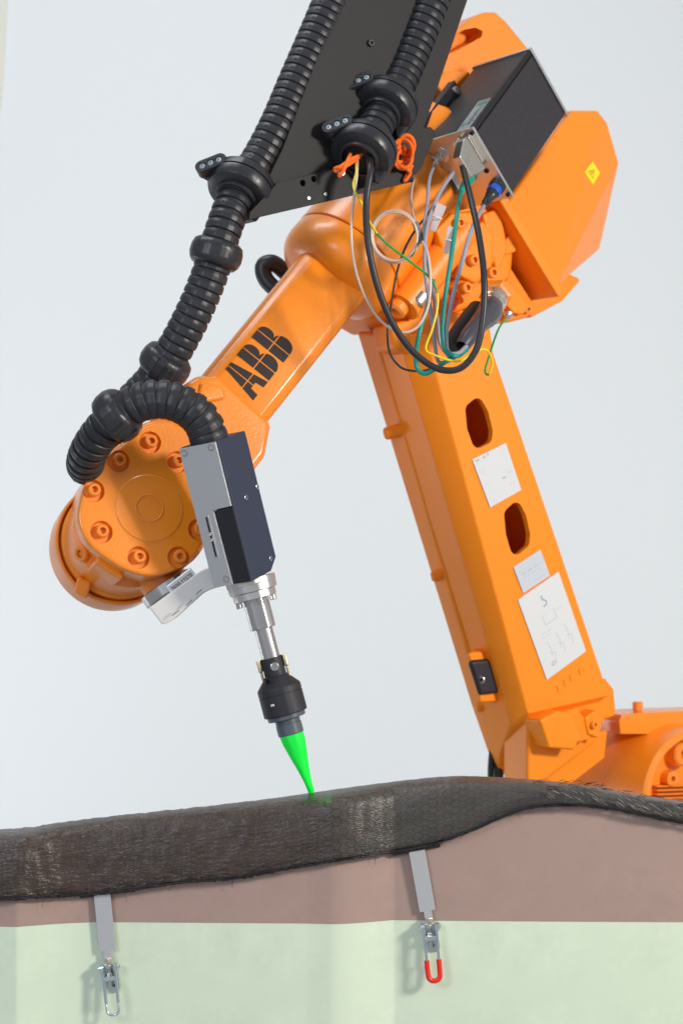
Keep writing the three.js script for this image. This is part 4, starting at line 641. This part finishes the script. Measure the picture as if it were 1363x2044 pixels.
{
  const t = thing('mould', 'curved forming mould with pale green body and brown painted upper band', 'mould', V(0, 0, 0.45));
  const yLine = (px) => P(681, 1845.5 - (px - 681) * 0.0033, 0.5).y;
  const X = (px) => (px - 681.5) / 1000 * (D - 0.5) / D;
  const green = std({ map: paintTone(0.835, 0.895, 0.80, 1.5), roughness: 0.36 }); green.map.repeat.set(2.2, 2.2);
  const brown = std({ map: paintTone(0.655, 0.56, 0.52, 7.5), roughness: 0.36 }); brown.map.repeat.set(2.6, 2.6);
  const topY = (px) => P(px, lowEdge(px) - 16, 0.49).y;
  part(t, 'green_body', grid(400, 6, (u, v) => { const px = X0 + u * (X1 - X0), y = v * yLine(px); return [V(X(px), y, mouldZ(px)), X(px), y]; }), green);
  part(t, 'brown_band', grid(400, 4, (u, v) => { const px = X0 + u * (X1 - X0), y = THREE.MathUtils.lerp(yLine(px), topY(px), v); return [V(X(px), y, mouldZ(px) + 0.0006), X(px), y]; }), brown);
  part(t, 'mould_top', grid(200, 6, (u, v) => { const px = X0 + u * (X1 - X0); return [V(X(px), topY(px) - v * 0.09, mouldZ(px) - v * 0.22), X(px), v]; }), brown);
  part(t, 'mould_back', grid(100, 2, (u, v) => { const px = X1 - u * (X1 - X0); return [V(X(px), v * (topY(px) - 0.09), mouldZ(px) - 0.22), X(px), v]; }), green);
}
const fabricTex = canvasTex(2048, 512, (x, w, h) => {
  const id = x.createImageData(w, h), d = id.data;
  for (let j = 0; j < h; j++) for (let i = 0; i < w; i++) {
    const u = i / w, v = j / h, k = 4 * (j * w + i);
    const mix = THREE.MathUtils.smoothstep(u + 0.05 * noise.noise(u * 12, v * 5, 1), 0.42, 0.56);                     // brown wetted fibres pass into grey dry fabric
    const fib = noise.noise(u * 420 + 3 * noise.noise(u * 10, v * 4, 2), v * 6, 4) * 9 * (1 - mix) + noise.noise(u * 300 + v * 160, v * 130 - u * 150, 5) * 7;
    const pat = noise.noise(u * 22, v * 6, 8) * 9 + noise.noise(u * 70, v * 22, 6) * 6;
    const b = fib + pat + (rnd() - 0.5) * 9;
    d[k] = THREE.MathUtils.lerp(66, 72, mix) + b; d[k + 1] = THREE.MathUtils.lerp(55, 69, mix) + b; d[k + 2] = THREE.MathUtils.lerp(49, 64, mix) + b; d[k + 3] = 255;
  }
  x.putImageData(id, 0, 0);
  // stitching: a honeycomb of dark seams over the dry part
  const ha = 10, hx = 9, hh = 58;
  for (let c = 40; c < w / (ha + hx) + 1; c++) for (let r = -1; r < h / hh + 1; r++) {
    const ox = c * (ha + hx), oy = r * hh + (c % 2 ? hh / 2 : 0); if (ox < w * (0.43 + 0.06 * noise.noise(c * 0.2, r * 0.5, 2))) continue;
    x.strokeStyle = `rgba(14,13,12,${0.35 + 0.35 * rnd()})`; x.lineWidth = 2.6; x.beginPath(); x.moveTo(ox, oy); x.lineTo(ox + ha, oy); x.stroke();
    x.lineWidth = 1.5; x.beginPath(); x.moveTo(ox + ha, oy); x.lineTo(ox + ha + hx, oy + hh / 2); x.moveTo(ox + ha, oy); x.lineTo(ox + ha + hx, oy - hh / 2); x.stroke();
  }
  // rows of short pale thread stitches over the brown part
  for (let r = 0; r < 15; r++) for (let c = 0; c < 150; c++) {
    if (rnd() < 0.35) continue; const sx = c * 13.4 + rnd() * 5, sy = 20 + r * 33 + 7 * noise.noise(c * 0.12, r, 3) * 2; if (sx > w * 0.62) continue;
    const al = (sx < w * 0.25 ? 0.75 : 0.42) * (0.4 + rnd() * 0.9); x.strokeStyle = `rgba(176,170,164,${al})`; x.lineWidth = 1.1 + rnd() * 0.8; x.beginPath(); x.moveTo(sx, sy); x.lineTo(sx + 6 + rnd() * 4, sy + (rnd() - 0.3) * 6); x.stroke();
  }
  for (let k = 0; k < 1500; k++) { const sx = rnd() * w, sy = rnd() * h; x.strokeStyle = `rgba(150,146,140,${0.10 + rnd() * 0.22})`; x.lineWidth = 0.8 + rnd() * 0.7; x.beginPath(); x.moveTo(sx, sy); x.lineTo(sx + (rnd() - 0.5) * 9, sy + (rnd() - 0.5) * 14); x.stroke(); }
});
const fabricBump = dataTex(1024, 256, (u, v) => { const q = 0.5 + 0.22 * noise.noise(u * 260 + v * 60, v * 70 - u * 120, 2) + 0.3 * noise.noise(u * 95, v * 24, 9) * (u < 0.5 ? 1 : 0.35); const g = THREE.MathUtils.clamp(q, 0, 1); return [g, g, g]; });
{
  const t = thing('carbon_fabric', 'dark carbon fibre fabric band draped along the mould edge', 'fabric', P(681, 1760, 0.5));
  const fabZ = (px) => mouldZ(px) + 0.010;
  const ridgeZ = (px) => 0.425;
  const at = (px, v) => {                                                                    // v 0..0.72 front face, then over the ridge and down the back
    const yl = lowEdge(px), yt = topEdge(px), n = noise.noise(px * 0.012, v * 3, 1.7), wr = px < 520 ? 1 : 0.35;
    if (v <= 0.72) {
      const s = v / 0.72, zz = THREE.MathUtils.lerp(fabZ(px), ridgeZ(px), Math.pow(s, 11)) + 0.004 * Math.sin(s * Math.PI) + wr * 0.0022 * noise.noise(px * 0.045, s * 5, 4) + 0.003 * n * Math.sin(s * Math.PI);
      let py = THREE.MathUtils.lerp(yl, yt, s);
      py += (1 - s) * (3.0 * noise.noise(px * 0.06, 2, 2) + 2.2 * noise.noise(px * 0.21, 5, 2)) + s * wr * (2.2 * noise.noise(px * 0.05, 8, 2) + 1.4 * noise.noise(px * 0.17, 9, 2));
      return P(px, py, zz);
    }
    const s = (v - 0.72) / 0.28, q = at(px, 0.72); return V(q.x, q.y - 0.004 * Math.min(1, s * 6) - 0.07 * s * s, q.z - 0.14 * s - 0.006 * Math.min(1, s * 8));
  };
  const g = grid(420, 64, (u, v) => { const px = X0 + u * (X1 - X0); return [at(px, v), u, v / 0.72]; });
  const m = phy({ map: fabricTex, bumpMap: fabricBump, bumpScale: 0.0026, roughness: 0.38, sheen: 0.15, sheenColor: rgb(0.5, 0.48, 0.45), sheenRoughness: 0.5 });
  fabricTex.wrapS = fabricTex.wrapT = THREE.RepeatWrapping;
  part(t, 'fabric_sheet', g, m);
  // loose tow along the edges
  const tow = (list, name) => part(t, name, mergeGeometries(list), std({ color: rgb(0.016, 0.015, 0.015), roughness: 0.38 })).userData.kind = 'stuff';
  const low = [], top = [];
  for (let k = 0; k < 620; k++) {
    const px = X0 + rnd() * (X1 - X0), ly = lowEdge(px) - 3 + rnd() * 6, len = 14 + rnd() * 60, z = fabZ(px) + 0.002 + rnd() * 0.008, up = px < 640 ? 1 : 0.7;
    const p = []; for (let i = 0; i <= 4; i++) { const xx = px + len * i / 4; p.push(P(xx, lowEdge(xx) + (ly - lowEdge(px)) + (rnd() - 0.5) * 2.6 * up + (i === 4 ? rnd() * 2 : 0), fabZ(xx) + (z - fabZ(px)) + (rnd() - 0.5) * 0.002)); }
    low.push(tube(p, 0.0004 + rnd() * 0.0007, 6, 4, false));
  }
  for (let k = 0; k < 14; k++) { const px = X0 + rnd() * 1500, q = P(px, lowEdge(px) + 2, fabZ(px)), dx = (rnd() - 0.5) * 0.02, dy = -0.006 - rnd() * 0.012; low.push(tube([q, q.clone().add(V(dx * 0.4, dy * 0.4, 0.002)), q.clone().add(V(dx, dy, 0.001))], 0.0003, 5, 4, false)); }
  for (let k = 0; k < 60; k++) { const px = 1060 + rnd() * 380, v = 0.45 + rnd() * 0.3, q = at(px, v), len = 0.008 + rnd() * 0.022; top.push(tube([q, q.clone().add(V(len * 0.5, -0.002 + rnd() * 0.006, 0.003)), q.clone().add(V(len, -0.008 + rnd() * 0.010, 0.001 + rnd() * 0.004))], 0.00022 + rnd() * 0.0003, 5, 4, false)); }
  for (let k = 0; k < 14; k++) { const px = 1110 + rnd() * 90, q = at(px, 0.72); top.push(tube([q, q.clone().add(V(0.003 + rnd() * 0.006, 0.003, 0)), q.clone().add(V(0.004 + rnd() * 0.016, 0.002 + rnd() * 0.006, 0))], 0.00035, 5, 4, false)); }
  tow(low, 'frayed_lower_edge'); tow(top, 'frayed_top_edge');
  const thread = []; for (let k = 0; k < 90; k++) { const px = 1085 + rnd() * 340, v = 0.2 + rnd() * 0.5, q = at(px, v).add(V(0, 0, 0.0012)), e = at(px + 8 + rnd() * 8, v - 0.10).add(V(0, 0, 0.0012)); thread.push(tube([q, q.clone().lerp(e, 0.5).add(V(0, 0, 0.0006)), e], 0.00022, 4, 4, false)); }
  const th = part(t, 'stitching_thread', mergeGeometries(thread), std({ color: rgb(0.42, 0.41, 0.40), roughness: 0.5 })); th.userData.kind = 'stuff';
}

// ---------------------------------------------------------------- toggle latches
function latch(label, top, strapDir, strapLen, w, latchDir, loopLen, grip, tapeFrom, tapeTo) {
  const z0 = mouldZ(top[0]) + 0.004, k = (D - z0) / D / 1000, t = thing('toggle_latch', label, 'latch', P(top[0], top[1] + strapLen, z0), 'toggle latches on the mould');
  const n = V(0, 0, 1), d = V(Math.sin(strapDir), -Math.cos(strapDir), 0), a = V(d.y * -1, d.x, 0), o = P(top[0], top[1], z0 + 0.004);
  const q = (x, y, z = 0) => o.clone().addScaledVector(a, x * k).addScaledVector(d, y * k).addScaledVector(n, z);
  // strap with shoulders, hooked over the edge at the top
  const strap = part(t, 'strap', extrude([[-w / 2, 2], [w / 2, 2], [w / 2, -strapLen + 2], [w / 2 - 2, -strapLen], [w / 4, -strapLen], [w / 4, -strapLen - 19], [-w / 4, -strapLen - 19], [-w / 4, -strapLen], [-w / 2 + 2, -strapLen], [-w / 2, -strapLen + 2]].map(([x, y]) => [x * k, y * k]), 0.0018, 0.0004, frame(o, a, d.clone().negate())), M.brushed);
  part(strap, 'strap_hook', bar(q(0, 3, 0.0004), q(0, -5, -0.012), w * k, 0.002, d.clone().negate()), M.brushed);
  // turned part below
  const d2 = V(Math.sin(latchDir), -Math.cos(latchDir), 0), a2 = V(-d2.y, d2.x, 0), o2 = q(0, strapLen + 12, 0.002);
  const p = (x, y, z = 0) => o2.clone().addScaledVector(a2, x * k).addScaledVector(d2, y * k).addScaledVector(n, z);
  const rod = part(t, 'draw_bolt', lathe([[0, 0], [0, 0.0032], [0.048, 0.0032], [0.048, 0]], p(0, 2, 0.005), d2, 14), M.steel);
  for (const [y, r, h] of [[0, 0.0078, 0.0085], [14, 0.0058, 0.006], [30, 0.0056, 0.006]]) part(rod, 'nut', lathe([[0, 0], [0, r * 0.9], [h * 0.15, r], [h * 0.85, r], [h, r * 0.9], [h, 0]], p(0, y, 0.005), d2, 6, 0.3), M.nickel);
  const bs = part(t, 'base_plate', extrude([[-13, -16], [13, -16], [13, -64], [9, -71], [-9, -71], [-13, -64]].map(([x, y]) => [(x + 3) * k, y * k]), 0.003, 0.0006, frame(p(0, 0, -0.0085), a2, d2.clone().negate())), M.zinc);
  part(bs, 'cheek', bar(p(14.5, 18, -0.001), p(15.5, 62, -0.003), 0.0024, 0.012), M.zinc); part(bs, 'cheek', bar(p(-10.5, 18, -0.001), p(-9, 62, -0.003), 0.0024, 0.012), M.zinc);
  piece(bs, 'screw', boltGeo, M.steel, p(4, 58, -0.0052), quatOf(n)).scale.set(0.70, 0.25, 0.70);
  for (const b of [0, Math.PI / 2]) part(bs, 'dark_cross_mark', rbox(0.006, 0.0013, 0.0008, 0.0003, frame(p(4, 58, -0.0020), V(Math.cos(b + 0.5), Math.sin(b + 0.5), 0), V(-Math.sin(b + 0.5), Math.cos(b + 0.5), 0))), M.gap);  // dark bars painted in for the shade of the screw recess
  for (const s of [-1, 1]) { const pv = part(t, 'pivot', lathe([[-0.004, 0], [-0.004, 0.0078], [0.0035, 0.0078], [0.0045, 0.0065], [0.0045, 0.004], [0.0065, 0.0035], [0.0065, 0]], p(s * 14.5, 19, 0.008), a2.clone().multiplyScalar(s), 20), M.zinc); }
  part(t, 'cross_pin', lathe([[-0.012, 0], [-0.012, 0.0042], [0.012, 0.0042], [0.012, 0]], p(0, 40, 0.011), a2, 16), M.zinc);
  for (const s of [-1, 1]) part(t, 'lever_arm', bar(p(s * 13, 16, 0.010), p(s * 12, loopLen - (grip ? 40 : 22), 0.016), 0.0046, 0.009, n), M.zinc);
  const loop = [p(-12, loopLen - (grip ? 46 : 30), 0.013), p(-12, loopLen - 18, 0.016), p(-10.5, loopLen - 5, 0.018), p(-5, loopLen, 0.018), p(5, loopLen, 0.018), p(10.5, loopLen - 5, 0.018), p(12, loopLen - 18, 0.016), p(12, loopLen - (grip ? 46 : 30), 0.013)];
  const wire = part(t, 'wire_loop', tube(loop, 0.0024, 60, 10), M.zinc);
  if (grip) { part(t, 'red_grip', tube(loop.map((v, i) => i === 0 || i === 7 ? v.clone().addScaledVector(d2, 6 * k) : v), 0.0046, 70, 14), M.red).userData.label = 'bright red rubber sleeve on the lever'; }
  // black conduit that the strap hooks over
  const c = thing('tow_conduit', grip ? 'black wrapped conduit under the strap of the red gripped latch' : 'black ribbed conduit under the strap of the bare wire latch', 'conduit', P(...tapeFrom, z0));
  const ca = P(...tapeFrom, z0 + 0.001), cb = P(...tapeTo, z0 + 0.001), nb = 8;
  const len = cb.clone().sub(ca).length(), dd = cb.clone().sub(ca).normalize();
  for (let i = 0; i < nb; i++) part(c, 'rib', lathe([[0, 0], [0, 0.0058], [0.001, 0.0068], [len / nb - 0.0016, 0.0068], [len / nb - 0.0004, 0.0056], [len / nb - 0.0004, 0]], ca.clone().addScaledVector(dd, i * len / nb), dd, 16), std({ color: rgb(0.014, 0.014, 0.018), roughness: 0.5 }));
}
latch('steel toggle latch with bare wire lever hanging from the ribbed conduit', [204, 1781], 0.100, 118, 33, 0.115, 110, false, [160, 1786], [256, 1774]);
latch('steel toggle latch with bright red rubber sleeve on its lever', [832, 1700], 0.176, 120, 32, 0.09, 122, true, [782, 1702], [878, 1683]);

scene.traverse((o) => { if (o.isMesh) { o.castShadow = true; o.receiveShadow = true; } });
renderer.render(scene, camera);
